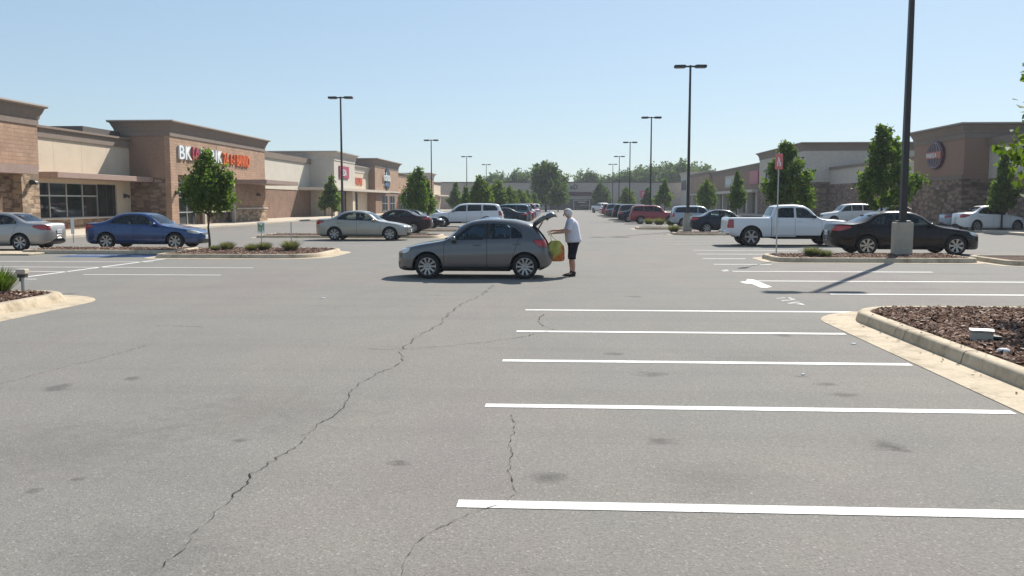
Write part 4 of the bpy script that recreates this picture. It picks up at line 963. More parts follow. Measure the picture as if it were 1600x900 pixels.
# ------------------------------------------------------------------ vegetation
def leaf_mesh(pts, nrm, size, rng, elong=1.5):
    N = len(pts); rnd = rng.normal(0, 1, (N, 3)); n = nrm*.7+rnd*.9; n /= np.linalg.norm(n, axis=1)[:,None]+1e-9
    t = np.cross(n, rng.normal(0, 1, (N, 3))); t /= np.linalg.norm(t, axis=1)[:,None]+1e-9; b = np.cross(n, t)
    s = (size*rng.uniform(.65, 1.3, N))[:,None]; fold = n*s*.18
    V = np.stack([pts-t*s*elong*.5, pts+b*s*.45+fold, pts+t*s*elong*.5, pts-b*s*.45+fold], 1).reshape(-1, 3)
    return V, np.arange(N*4).reshape(N, 4)
def make_tree(seed, h, cb, rad, prof, n, size, clumps=26, spread=.36, trunk=.07, lobes=None, asym=.15, shoots=60):
    """trunk mesh + crown mesh; prof(t) = crown radius share at height share t of the crown"""
    rng = np.random.default_rng(seed); rnd = random.Random(seed); cen = []
    if lobes: cen = [(np.array(c), r) for c, r in lobes]
    else:
        for k in range(clumps):
            t = (k+.5)/clumps; t = t**.85; r = prof(t)*rad; a = k*2.399+rnd.uniform(-.4, .4); q = r*rnd.uniform(.35, .78)*(1+asym*math.sin(a*1.0+seed))
            cen.append((np.array((math.cos(a)*q, math.sin(a)*q, cb+(h-cb)*(.06+.86*t))), max(.12*rad, r*spread*rnd.uniform(.8, 1.35))))
    tot = sum(r**2 for _, r in cen); P_, N_ = [], []
    for c, r in cen:
        k = max(12, int(n*r*r/tot)); d = rng.normal(0, 1, (k, 3)); d /= np.linalg.norm(d, axis=1)[:,None]
        q = r*(.40+.66*rng.uniform(0, 1, k)**.6)*(1+.34*np.sin(d[:,0]*5+c[2]*3)*np.cos(d[:,2]*4+c[0]*5+d[:,1]*3)); 
        P_.append(c+d*q[:,None]*[1,1,.92]); N_.append(d+[0,0,.45])
    k = n//14; d = rng.normal(0, 1, (k, 3)); d /= np.linalg.norm(d, axis=1)[:,None]   # stray twigs beyond the clumps
    idx = rng.integers(0, len(cen), k); cc = np.array([cen[i][0] for i in idx]); rr = np.array([cen[i][1] for i in idx])
    P_.append(cc+d*(rr*rng.uniform(1.05, 1.35, k))[:,None]); N_.append(d+[0,0,.3])
    for k in range(shoots):                                  # leafy shoots breaking the outline
        i = rng.integers(0, len(cen)); c, r = cen[i]; d = np.array([c[0], c[1], 0.])*.8/(rad+.01)+rng.normal(0, .35, 3)+[0,0,.55]; d /= np.linalg.norm(d)
        m_ = max(6, n//450); q = np.linspace(.5, 1.0+rng.uniform(.25, .6), m_)*r*1.0+0.0; P_.append(c+d*q[:,None]+rng.normal(0, size*.55, (m_, 3))); N_.append(np.tile(d, (m_, 1))*.3+rng.normal(0, .5, (m_, 3)))
    P_ = np.concatenate(P_); N_ = np.concatenate(N_)
    V, Fc = leaf_mesh(P_, N_, size, rng); crown = np_mesh('crown', V, Fc)
    bm = bmesh.new(); top = cb+(h-cb)*.72
    pts = [(rnd.gauss(0,.012)*i, rnd.gauss(0,.012)*i, top*i/7) for i in range(8)]
    tube(bm, pts, [trunk*(1.25 if i == 0 else 1-.11*i) for i in range(8)], 8)
    for c, r in cen[::2]:
        z0 = max(cb*.8, min(top*.92, c[2]-(math.hypot(c[0], c[1]))*.9)); a = Vector((0, 0, z0)); e = Vector(c)
        tube(bm, [a, a.lerp(e, .5)+Vector((0,0,-.08*rad)), e], [trunk*.42, trunk*.26, trunk*.08], 5)
    tm = bpy.data.meshes.new('trunk'); bm.to_mesh(tm); bm.free(); tm.polygons.foreach_set('use_smooth', [True]*len(tm.polygons)); return tm, crown
TREES = {}
def tree(kind, x, y, label, group, s=1., rz=0., leaf='leaf', name='street_tree', sz=None, z=0.):
    tm, cm = TREES[kind]; r = empty(name, (x, y, z), rz, label, 'tree', group); r.scale = (s, s, sz or s)
    for nm, me, m in (('trunk', tm, 'bark'), ('crown', cm, leaf)):
        o = bpy.data.objects.new(nm, me); C.objects.link(o); o.parent = r
        if not me.materials: me.materials.append(M[m])
        o.material_slots[0].link = 'OBJECT'; o.material_slots[0].material = M[m]
    return r
oval = lambda t: (math.sin(math.pi*min(1, .14+.86*t)**.75))**.7 if t < 1 else 0
cone = lambda t: max(.05, (1-t)**.72*min(1, .45+t*3.2))
ball = lambda t: math.sqrt(max(.02, 1-(2*t-1)**2))
TREES['near'] = make_tree(11, 3.62, 1.55, 1.14, oval, 4600, .10, trunk=.055, shoots=90, lobes=[((0,0,3.18),.36),((-.05,.1,3.45),.18),((.0,0,2.85),.5),((-.38,-.1,2.55),.44),((.42,.05,2.55),.46),((.72,-.1,2.35),.34),((-.75,.1,2.3),.34),((-.3,.3,2.05),.5),((.3,-.2,2.05),.52),((.68,.2,1.92),.4),((-.72,-.1,1.95),.34),((0,.4,2.3),.5),((0,-.45,2.2),.5),((.2,.1,1.72),.4),((-.35,-.2,1.72),.36),((.85,0,2.62),.2),((.55,0,1.62),.24)])
TREES['lot_a'] = make_tree(21, 5.5, 1.35, 1.85, lambda t: max(.14, (1-t)**.6*min(1,.6+2.2*t)), 4300, .155, 28, .30, .075, asym=.45, shoots=130)
TREES['lot_b'] = make_tree(22, 6.2, 1.3, 1.9, lambda t: max(.2, (1-t)**.5*min(1,.5+2.2*t)), 4600, .155, 30, .30, .08, asym=.5, shoots=150)
TREES['narrow'] = make_tree(23, 4.8, 1.1, 1.05, cone, 3300, .135, 26, .42, .06, asym=.3)
TREES['row'] = make_tree(24, 4.6, 1.0, 1.5, oval, 3000, .19, 20, .42, .07, asym=.35)
TREES['row_b'] = make_tree(25, 4.8, 1.0, 1.35, cone, 2800, .19, 22, .46, .07, asym=.35)
TREES['big'] = make_tree(26, 11.4, 1.5, 4.4, lambda t: max(.2, ball(t*.9+.08)), 5500, .46, 26, .38, .22, asym=.35)
TREES['big_b'] = make_tree(27, 11.0, 2.0, 5.0, lambda t: max(.2, ball(t*.8+.12)), 4200, .55, 20, .42, .25, asym=.4)
TREES['over'] = make_tree(28, 5.6, 1.55, 2.15, oval, 7500, .10, 40, .25, .075, asym=.3, shoots=160)
tree('near', -13.35, 33.2, 'small leafy street tree in the mulch island beside the blue sedan', 'trees in the car park islands', .91, sz=1.04)
tree('over', 8.6, 14.2, 'tree at the right edge whose leaves hang into the photo', 'trees in the car park islands', 1.0, 1.0, 'leaf2')
tree('lot_a', 13.15, 54.5, 'full green tree behind the white pickup truck and thin sign post', 'trees in the car park islands', 1.12, .4, sz=1.0)
tree('lot_b', 16.75, 48.5, 'large dark tree behind the lamp pole and the dark sedan', 'trees in the car park islands', .93, 2.0, sz=.97)
tree('narrow', 27.0, 57.0, 'narrow tree before the beige wall at the far right', 'trees in the car park islands', 1.05, 1.0)
tree('narrow', 15.3, 80.5, 'slim conical tree between the two right brown shop fronts', 'trees in the car park islands', 1.0, 3.0)
tree('row', 16.9, 107, 'round small tree left of the slim conical tree on the right', 'trees in the car park islands', .80, 1.3, sz=1.0)
tree('row_b', 15.4, 138, 'small tree just right of the second right lamp pole', 'trees in the car park islands', 1.15, .5)
tree('row', 11.5, 165, 'small yellowish tree left of the pink banner on the right', 'trees in the car park islands', 1.0, 2.2, 'leaf2')
tree('row_b', 14.8, 160, 'small green tree beside the pink banner', 'trees in the car park islands', .95, 2.9)
tree('row_b', -23.4, 90, 'small narrow tree before the cream shop block', 'trees in the car park islands', .96, 1.0)
for k, (px, Y, kd, s, lab) in enumerate(((654,74,'row',.68,'bushy tree behind the maroon sedan on the left'), (668,80,'row_b',.8,'slender tree just right of the bushy one behind the maroon sedan'), (712,140,'row_b',1.05,'pointed tree right of the second left lamp pole'),
        (749,96,'row',.84,'wide yellow green tree above the white utility vehicle'), (728,108,'row_b',.8,'low tree at the left of the one above the white vehicle'), (778,112,'row',.98,'second wide tree of the left median row'), (797,128,'row',.92,'third tree of the left median row'), (812,142,'row',.85,'fourth tree of the left median row'), (824,157,'row_b',.85,'fifth small tree of the left median row'), (834,172,'row',.8,'last small tree of the left median row'))):
    p = PY(px, 316, Y); tree(kd, p.x, Y, lab, 'trees in the left median row', s, k*1.3, 'leaf2' if k in (3,5,6,7) else 'leaf', sz={0: 1.04, 3: 1.03}.get(k))
for k, (px, Y, kd, s, lab, lf) in enumerate(((853,182,'big',.88,'huge pale green round tree before the far store',  'leaf3'), (872,172,'row',1.35,'paler shrubby tree at the right foot of the huge round tree','leaf3'), (937,190,'row',1.3,'dark round tree before the store entrance','leaf3'),
        (773,275,'big_b',.92,'round tree behind the store left of the huge tree','leaf3'), (812,275,'big_b',.98,'round tree rising behind the store roof beside the huge tree','leaf3'), (922,280,'big_b',.98,'lone round tree behind the store right of the entrance','leaf3'),
        (955,290,'big_b',.9,'first tree of the clump behind the right part of the store','leaf3'), (978,285,'big_b',1.02,'tree of the rear clump behind the third right lamp pole','leaf3'), (1005,290,'big_b',1.1,'tree of the rear clump above the pink banner','leaf3'), (1034,285,'big_b',1.16,'tall tree of the rear clump over the small right trees','leaf3'), (1058,275,'big_b',1.2,'tallest tree of the rear clump','leaf3'), (1085,290,'big_b',1.18,'tree of the rear clump over the white end tower','leaf3'), (1105,300,'big_b',1.1,'last tree of the rear clump over the brown right shops','leaf3'))):
    p = PY(px, 316, Y); tree(kd, p.x, Y, lab, 'trees at the far end', s, k*1.7+.3, lf, 'shade_tree')
def tuft_mesh(seed, n, h, r):
    rng = np.random.default_rng(seed); a = rng.uniform(0, 6.283, n); q = r*.35*np.sqrt(rng.uniform(0, 1, n)); lean = rng.uniform(.15, 1.0, n)*r; hh = h*rng.uniform(.55, 1.05, n)
    d = np.stack([np.cos(a), np.sin(a)], 1); b = np.zeros((n, 3)); b[:,:2] = d*q[:,None]; t = np.zeros((n, 3)); t[:,:2] = d*(q+lean)[:,None]; t[:,2] = hh*(1-.25*(lean/r)**2)
    m = (b+t)/2; m[:,2] += h*.14; w = np.stack([-d[:,1], d[:,0], np.zeros(n)], 1)*rng.uniform(.006, .013, n)[:,None]
    V = np.stack([b-w, b+w, m-w*.9, m+w*.9, t], 1).reshape(-1, 3); i = np.arange(n)[:,None]*5
    return np_mesh('shrub_leaves', V, np.concatenate([i+[0,1,3], i+[0,3,2], i+[2,3,4]], 0))
TUFT = [tuft_mesh(k, 420, .42, .44) for k in (1, 2)]; 
for m_ in TUFT: m_.materials.append(M['grass'])
for k, (px, py, s, lab) in enumerate(((355,390,.9,'low grassy shrub right of the small tree trunk on the left island'),(393,391.5,.75,'smallest grassy shrub between the left island shrubs'),(413,390.5,.9,'grassy shrub at the foot of the green and white sign'),(454,391.5,1.08,'round grassy shrub at the right end of the left island'),(336,391,.6,'tiny shrub against the tree trunk on the left island'),
        (-4,456,1.15,'green leafy shrub cut by the left edge of the photo'),(1268,400.5,.95,'grassy shrub left of the near lamp pole base'),(1289,401.5,.7,'smaller grassy shrub beside the near pole base island'),
        (1053,362,1.2,'grassy shrub left of the second right pole base'),(1014,350,1.3,'grassy shrub behind the red car on the right, left one'),(1030,351,1.5,'fuller grassy shrub behind the red car on the right'),(1048,352,1.1,'last low shrub near the silver vehicle on the right'))):
    g = G(px, py, .14); o = bpy.data.objects.new('shrub', TUFT[k % 2]); C.objects.link(o); o.location = (g.x, g.y, .12); o.scale = (s, s, s*(.95 if k != 5 else 1.1)); o.rotation_euler = (0, 0, k*1.1)
    tag(o, lab, 'shrub', 'shrubs in the mulch islands')
    if k == 5: o.material_slots[0].link = 'OBJECT'; o.material_slots[0].material = M['leaf2']

# ------------------------------------------------------------------ lamp poles, signs, small things
def lamp_pole(x, y, h, label, base_h=1.12, base_w=.26, w=.09, lean=0.):
    r = empty('lamp_pole', (x, y, 0), 0, label, 'lamp pole', 'parking lot lamp poles')
    bm = bmesh.new(); box(bm, -base_w, base_w, -base_w, base_w, 0, base_h, 0, .03); link('concrete_base', bm, M['base'], r)
    bm = bmesh.new(); box(bm, -.2, .2, -.2, .2, base_h, base_h+.05, 0, .01); link('base_plate', bm, M['pole'], r)
    bm = bmesh.new(); rings(bm, [[Vector((sx*q, sy*q, z)) for sx, sy in ((-1,-1),(1,-1),(1,1),(-1,1))] for z, q in ((base_h+.05, w), (h, w*.62))], True, True, True); link('post', bm, M['pole'], r)
    for s in (1, -1):
        bm = bmesh.new(); rings(bm, [[Vector((s*e, yy, z)) for yy, z in ((-q, h-.08-t), (q, h-.08-t), (q, h-.08+t), (-q, h-.08+t))] for e, q, t in ((.05,.05,.05),(.26,.05,.05),(.30,.17,.07),(.40,.20,.095),(.98,.20,.085),(1.02,.18,.06))], True, True, True)
        bmesh.ops.recalc_face_normals(bm, faces=bm.faces[:]); hd = link('lamp_head', bm, M['pole'], r)
        bm = bmesh.new(); box(bm, *sorted((s*.45, s*.93)), -.15, .15, h-.19, h-.172, 0, .004); link('lens', bm, M['lampglass'], hd)
    return r
g = G(1408,404.5); lamp_pole(g.x, g.y, 11.2, 'near black lamp pole on tall concrete base before the dark sedan', 1.2, .265, .10)
g = G(1074,361); lamp_pole(g.x, g.y, 10.5, 'second tall lamp pole rising beside the silver vehicle on the right', 1.15, .26, .095)
for px, Y, lab in ((1016,93,'third lamp pole on the right behind the dark red vehicle'),(983.5,131,'fourth lamp pole on the right with small double head'),(967,171,'fifth lamp pole on the right in the distance'),(957,206,'last lamp pole on the right before the far store'),
               (535,74,'nearest lamp pole on the left above the champagne sedan'),(674.5,125,'second lamp pole on the left above the row of trees'),(729.5,170,'third lamp pole on the left beside the wide trees'),(760,206,'farthest lamp pole on the left over the small trees')):
    p = PY(px, 316, Y); lamp_pole(p.x, Y, 10.5, lab, 1.0, .26, .09)
def post_sign(px, py, h, plate, m, label, marks=None, name='sign_post', w=.025):
    g = G(px, py); r = empty(name, (g.x, g.y, 0), 0, label, 'sign'); bm = bmesh.new(); tube(bm, [(0,0,0),(0,0,h)], w, 8); link('post', bm, mat('galvanised', (.42,.42,.40), .5, .3) if 'galvanised' not in bpy.data.materials else bpy.data.materials['galvanised'], r)
    if plate:
        x0, x1, z0, z1 = plate; bm = bmesh.new(); box(bm, x0, x1, -w-.012, -w-.001, z0, z1, 0, .004); p = link('sign_plate', bm, m, r)
        if marks:
            bm = bmesh.new()
            for a, b, c, d in marks[1]: box(bm, a, b, -w-.016, -w-.013, c, d)
            link('sign_marks', bm, marks[0], p)
    return r
PINK = mat('sign_pink', (.62,.17,.16), .5); GRN = mat('sign_green', (.10,.30,.12), .5)
post_sign(1212.5,407.5, 3.42, (-.12,.12,2.88,3.36), PINK, 'thin sign post with pink red plate before the white pickup', (SW, [(-.05,-.02,2.98,3.14),(-.03,.0,3.14,3.26),(.0,.03,3.08,3.2),(.02,.06,2.98,3.1)]), w=.022)
post_sign(409,388, .95, (-.16,.16,.62,1.05), SW, 'small white sign with green figures on the left island', (GRN, [(-.11,-.05,.68,.98),(-.02,.04,.66,.92),(.07,.12,.72,1.0),(-.11,.1,.88,.92)]))
post_sign(455.5,383, 1.0, None, None, 'thin bare metal post at the right end of the left island', name='marker_post')
post_sign(115,379, 1.15, (-.08,.08,.4,1.12), SW, 'narrow white sign post beside the low stone wall on the left')
g = G(36.5,457,.14); r = empty('garden_light', (g.x, g.y, .13), 0, 'short grey bollard light with white cap in the left island', 'bollard light')
bm = bmesh.new(); tube(bm, [(0,0,0),(0,0,.30)], .032, 8); link('post', bm, M['frame'], r)
bm = bmesh.new(); box(bm, -.075, .075, -.06, .06, .30, .36, 0, .01); tube(bm, [(-.05,0,.36),(-.05,0,.22)], .015, 6); link('bracket', bm, M['disc'], r)
bm = bmesh.new(); box(bm, -.095, .095, -.08, .08, .36, .46, 0, .02); link('cap', bm, M['walk'], r)
g = G(1533,534,.14); r = empty('flood_light', (g.x, g.y, .14), R(-20), 'grey box shaped flood light lying in the right mulch bed', 'flood light')
bm = bmesh.new(); box(bm, -.125, .125, -.08, .08, .0, .13, 0, .015); link('housing', bm, M['base'], r)
bm = bmesh.new(); box(bm, -.14, .14, -.10, .09, .13, .155, 0, .008); link('lid', bm, M['frame'], r)
bm = bmesh.new(); tube(bm, [(.12,.0,.06),(.22,.03,.05)], .03, 8); link('bracket', bm, M['disc'], r)
g = G(1568,553,.14); bm = bmesh.new(); rings(bm, [[Vector((math.cos(t)*q*(1+.12*math.sin(3*t)), math.sin(t)*q*.8, z)) for t in [2*math.pi*k/18 for k in range(18)]] for z, q in ((0,.06),(.03,.075),(.055,.06),(.065,.03))], True, True, True)
o = link('stone', bm, mat('white_stone', (.7,.69,.66), .8), smooth=True); o.location = (g.x, g.y, .14); tag(o, 'white flat stone lying on the mulch right of the flood light', 'stone')
p = PY(1009,302,160); r = empty('banner', (p.x, 160, 0), 0, 'pink and red banner on two posts far on the right', 'banner')
bm = bmesh.new(); box(bm, -.95, .95, -.03, .03, 2.6, 3.9); link('cloth', bm, mat('banner_pink', (.65,.10,.16), .6), r)
bm = bmesh.new(); 
for q in (-.6,-.35,-.1): box(bm, q-.08, q+.08, -.035, -.031, 2.8, 3.7)
link('stripe', bm, mat('banner_light', (.75,.42,.46), .6), r)
for q in (-.93,.93): bm = bmesh.new(); tube(bm, [(q,.06,0),(q,.06,3.95)], .04, 6); link('post', bm, M['frame'], r)
# litter flecks on the asphalt
rnd = random.Random(5)
for k, (px, py, sz) in enumerate(((1334,538,.045),(505,466,.06),(1255,586,.025))):
    g = G(px, py); bm = bmesh.new(); f = [Vector((math.cos(t)*sz*rnd.uniform(.6,1.1), math.sin(t)*sz*.6*rnd.uniform(.6,1.1), 0)) for t in [2*math.pi*q/7 for q in range(7)]]
    rings(bm, [f, [v*.8+Vector((0,0,.012)) for v in f]], True, True, True); o = link('litter', bm, SW); o.location = (g.x, g.y, .002)
    tag(o, ('pale scrap of litter beside the right gutter','white paper scrap on the asphalt before the left island','small scrap between the second and third stripes')[k], 'litter')
# ------------------------------------------------------------------ the person (faces -x)
SKIN = mat('skin', (.50,.285,.205), .55); HAIR = m_mottle('white_hair', [(.58,.57,.55),(.74,.73,.71),(.82,.81,.79)], 45, .9, .9, 5, .02)
SHIRT = m_mottle('shirt_cotton', [(.60,.59,.66),(.68,.67,.73)], 7, .9, .25, 4, .02); SHORTS = m_mottle('navy_cotton', [(.009,.010,.018),(.016,.017,.028)], 9, .9, .2); SHOE = mat('dark_leather', (.022,.016,.014), .6)
def skin_mesh(name, vs, es, root, sub=2):
    me = bpy.data.meshes.new(name); me.from_pydata([v[:3] for v in vs], es, []); o = bpy.data.objects.new(name, me); C.objects.link(o)
    o.modifiers.new('s', 'SKIN'); o.modifiers.new('u', 'SUBSURF').levels = sub; o.modifiers['u'].render_levels = sub
    for i, v in enumerate(vs): me.skin_vertices[0].data[i].radius = (v[3], v[4] if len(v) > 4 else v[3])
    me.skin_vertices[0].data[root].use_root = True
    out = bpy.data.meshes.new_from_object(o.evaluated_get(bpy.context.evaluated_depsgraph_get())); bpy.data.objects.remove(o); return out
def X(f): return -f
vs, es, ix = [], [], {}
def jt(k, f, y, z, r, par=None, r2=None):
    ix[k] = len(vs); vs.append((-f, y, z, r, r2 or r))
    if par: es.append((ix[par], ix[k]))
jt('pelvis', -.06, 0, .93, .125); jt('waist', -.05, 0, 1.08, .125, 'pelvis'); jt('chest', -.04, 0, 1.26, .135, 'waist'); jt('upper', -.03, 0, 1.38, .10, 'chest'); jt('neck0', .0, 0, 1.455, .066, 'upper'); jt('neck', .025, 0, 1.50, .062, 'neck0')
jt('jaw', .055, 0, 1.555, .088, 'neck'); jt('face', .055, 0, 1.62, .112, 'jaw'); jt('skull', .04, 0, 1.675, .105, 'face')
for s, nm in ((-1,'a'),(1,'b')):
    jt('sh'+nm, -.02, .16*s, 1.385, .068, 'upper'); 
    if s < 0: arm = ((-.005,.205,1.25,.052),(.06,.215,1.135,.043),(.22,.20,1.115,.036),(.375,.165,1.105,.027),(.43,.155,1.10,.030,.018),(.475,.15,1.097,.032,.016))
    else: arm = ((.02,.205,1.25,.05),(.12,.215,1.16,.042),(.26,.19,1.15,.036),(.40,.14,1.16,.027),(.455,.13,1.155,.030,.018),(.50,.125,1.15,.032,.016))
    pr = 'sh'+nm
    for i, q in enumerate(arm): jt('ar%s%d' % (nm, i), q[0], s*q[1], q[2], q[3], pr, q[4] if len(q) > 4 else None); pr = 'ar%s%d' % (nm, i)
    pf, py_, pz = arm[-1][:3]
    for k, (dy, ln) in enumerate(((-.026,.056),(-.009,.064),(.009,.06),(.025,.048))):     # four curled fingers
        a = 'f%s%d' % (nm, k); y = s*py_+dy
        jt(a+'0', pf+.024, y, pz+.004, .0095, pr); jt(a+'1', pf+.024+ln*.55, y, pz-.004, .009, a+'0'); jt(a+'2', pf+.024+ln*.75, y*1.0, pz-.030, .0085, a+'1'); jt(a+'3', pf+.022+ln*.45, y, pz-.046, .0075, a+'2')
    tp = 'ar%s4' % nm; jt('t%s0' % nm, pf-.03, s*py_-s*.034, pz-.008, .011, tp); jt('t%s1' % nm, pf+.0, s*py_-s*.040, pz-.030, .010, 't%s0' % nm); jt('t%s2' % nm, pf+.026, s*py_-s*.030, pz-.046, .0085, 't%s1' % nm)
    jt('hip'+nm, -.06, .095*s, .86, .10, 'pelvis'); lf_ = .035 if s > 0 else -.02
    for i, q in enumerate(((-.04,.10,.66,.078),(-.01+lf_*.5,.10,.46,.058),(-.03+lf_,.10,.33,.056),(-.03+lf_,.10,.20,.043),(-.025+lf_,.10,.09,.036),(.03+lf_,.105,.05,.036,.03),(.14+lf_,.115,.035,.034,.024))):
        jt('lg%s%d' % (nm, i), q[0], s*q[1], q[2], q[3], 'hip'+nm if i == 0 else 'lg%s%d' % (nm, i-1), q[4] if len(q) > 4 else None)
gp = G(893.5, 431.5)
person = empty('person', (gp.x, gp.y, 0), 0, 'white haired person in pale t-shirt and dark shorts loading the open hatchback', 'person')
person.rotation_euler = (0, R(-2.3), 0)
body = link('body', skin_mesh('body', vs, es, ix['pelvis']), SKIN, person, True)
# face: nose, brows, mouth, ears and eyes belong to the head
hv = [v.co for v in body.data.vertices if v.co.z > 1.56]; hx0 = min(v.x for v in hv if v.z < 1.66); hx1 = max(v.x for v in hv); hy = max(v.y for v in hv); hz1 = max(v.z for v in hv)
def front(z, y): return min((v.x for v in hv if abs(v.z-z) < .022 and abs(v.y-y) < .022), default=hx0+.01)
e_z = hz1-.105; f0 = front(e_z-.04, 0)
bm = bmesh.new(); tube(bm, [(front(e_z, 0)+.006,0,e_z+.004),(f0-.012,0,e_z-.026),(f0-.020,0,e_z-.040),(f0+.004,0,e_z-.050)], [.009,.013,.016,.012], 8); link('nose', bm, SKIN, person, True)
fm = front(e_z-.072, 0); bm = bmesh.new(); tube(bm, [(fm+.008,-.024,e_z-.074),(fm-.002,0,e_z-.072),(fm+.008,.024,e_z-.074)], [.003,.007,.003], 6); link('mouth', bm, mat('lips', (.34,.13,.11), .5), person, True)
for s in (1, -1):
    bm = bmesh.new(); rings(bm, [[Vector(((hx0+hx1)/2+.012+math.cos(t)*.021*q, s*(hy-.006+e), e_z-.018+math.sin(t)*.033*q)) for t in [2*math.pi*k/12 for k in range(12)]] for e, q in ((-.012,.8),(.008,1),(.014,.8),(.008,.45))], True, False, True); bmesh.ops.recalc_face_normals(bm, faces=bm.faces[:]); link('ear', bm, SKIN, person, True)
    fe = front(e_z, s*.032); bm = bmesh.new(); bmesh.ops.create_uvsphere(bm, u_segments=10, v_segments=8, radius=.007, matrix=Matrix.Translation((fe+.006, s*.032, e_z))); link('eye', bm, mat('eye_dark', (.16,.12,.10), .3), person, True)
    fb = front(e_z+.02, s*.034); bm = bmesh.new(); tube(bm, [(fb-.001,s*.016,e_z+.018),(fb-.001,s*.034,e_z+.022),(fb+.010,s*.050,e_z+.016)], [.004,.006,.004], 6); link('eyebrow', bm, HAIR, person, True)
bm = bmesh.new(); bmesh.ops.create_icosphere(bm, subdivisions=5, radius=1)
from mathutils import noise as mnoise
hc = Vector(((hx0+hx1)/2+.008, 0, hz1-.095)); hr = Vector(((hx1-hx0)/2+.012, hy+.012, .118))
for v in list(bm.verts):
    d = v.co.copy(); k = 1+.05*mnoise.noise(d*2.6)+.045*mnoise.noise(d*7)+.03*mnoise.noise(d*17); v.co = Vector((hc.x+d.x*hr.x*k, d.y*hr.y*k, hc.z+d.z*hr.z*k))
    lim = hx0+.002+.036*smooth01((hz1-.058-v.co.z)/.03)+.035*smooth01((e_z-.005-v.co.z)/.04)+.06*smooth01((e_z-.055-v.co.z)/.04)+.006*mnoise.noise(d*11)
    if v.co.x < lim: v.co.x = lim; v.co.y *= .93
link('hair', bm, HAIR, person, True)
def ell(f, y, z, rf, ry, n=28, tilt=0.): return [Vector((-f+math.cos(t)*rf, y+math.sin(t)*ry, z+math.cos(t)*tilt)) for t in [2*math.pi*k/n for k in range(n)]]
bm = bmesh.new()
rings(bm, [ell(-.07,0,.90,.168,.196), ell(-.07,0,.855,.19,.21), ell(-.07,0,.862,.202,.22), ell(-.068,0,.92,.204,.216), ell(-.055,0,1.03,.198,.206), ell(-.045,0,1.15,.188,.202), ell(-.045,0,1.27,.172,.203), ell(-.045,0,1.35,.148,.20), ell(-.028,0,1.41,.105,.175), ell(-.02,0,1.448,.078,.10), ell(-.005,0,1.468,.066,.07), ell(-.005,0,1.46,.058,.06)], True)
for s, tip in ((-1, (.035,.222,1.165)), (1, (.085,.222,1.18))):
    a = Vector((.02, s*.13, 1.40)); e = Vector((-tip[0], s*tip[1], tip[2])); m_ = Vector((.005, s*.205, 1.30))
    tube(bm, [a, Vector((.02, s*.175, 1.375)), m_, e], [.075,.085,.078,.076], 14, False); tube(bm, [e, e-(m_-e).normalized()*-.012, m_], [.076,.066,.06], 14, False)
for v in bm.verts:
    k = mnoise.noise(v.co*9)*.008+mnoise.noise(Vector((v.co.x*5, v.co.y*5, v.co.z*16)))*.005; d = Vector((v.co.x-.05, v.co.y, 0))
    if d.length > .01: v.co += d.normalized()*k
bmesh.ops.recalc_face_normals(bm, faces=bm.faces[:]); link('shirt', bm, SHIRT, person, True)
bm = bmesh.new()
rings(bm, [ell(-.062,0,.98,.15,.18), ell(-.065,0,.90,.165,.192), ell(-.065,0,.82,.158,.196), ell(-.06,0,.76,.13,.185)], True, True, True)
for s, lf_ in ((-1,-.02),(1,.035)):
    rings(bm, [ell(-.06,s*.09,.86,.138,.105,18), ell(-.055+lf_*.2,s*.095,.74,.122,.104,18), ell(-.04+lf_*.3,s*.10,.62,.104,.094,18), ell(-.02+lf_*.5,s*.10,.50,.088,.084,18), ell(-.02+lf_*.6,s*.10,.43,.084,.080,18), ell(-.02+lf_*.6,s*.10,.435,.07,.068,18)], True)
bmesh.ops.recalc_face_normals(bm, faces=bm.faces[:]); link('shorts', bm, SHORTS, person, True)
for s, lf_ in ((-1,-.02),(1,.035)):
    bm = bmesh.new(); prof = [(-.075,.012,.030,.02),(-.07,.05,.042,.03),(-.03,.075,.046,.05),(.02,.07,.046,.05),(.09,.055,.050,.042),(.15,.045,.050,.034),(.185,.035,.038,.025),(.20,.025,.012,.01)]
    rings(bm, [[Vector((-(f+lf_), s*.11+math.cos(t)*w, max(.004, z*.62+math.sin(t)*(z*.62)+.0))) for t in [2*math.pi*k/14 for k in range(14)]] for f, z, w, _ in prof], True, True, True)
    tube(bm, [(.035-lf_, s*.105, .06), (.032-lf_, s*.102, .13)], [.052,.047], 12); bmesh.ops.recalc_face_normals(bm, faces=bm.faces[:]); link('shoe', bm, SHOE, person, True)
# bag hanging from the near hand
bagm = mat('bag_print', (.4,.42,.08), .45, spec=.4); t = NT(bagm); p = t.obj(); s = t.add('ShaderNodeSeparateXYZ'); t.link(p, s.inputs[0])
n = t.noise(p, 6.5, 4, .7); base = t.ramp(n, [(.33,(.36,.38,.07)), (.52,(.54,.50,.10)), (.7,(.68,.55,.12))])
k = t.math('ADD', t.math('MULTIPLY', s.outputs[0], 2.2), t.math('ADD', t.math('MULTIPLY', s.outputs[2], -1.6), t.math('MULTIPLY', n, 1.6)))
c = t.mix(t.ramp(k, [(.52,(0,)*3), (.68,(1,)*3)]), base, t.ramp(t.noise(p, 14, 3, .6), [(.4,(.55,.09,.03)), (.62,(.62,.24,.05))])); t.color(c); t.bump(t.noise(p, 11, 4, .6), .5, .02)
hx, hz = -.50, 1.05
bag = empty('shopping_bag', (gp.x-.415, gp.y-.15, .382), 0, 'yellow green and orange carrier bag hanging from the hand', 'bag')
bm = bmesh.new(); rg = []
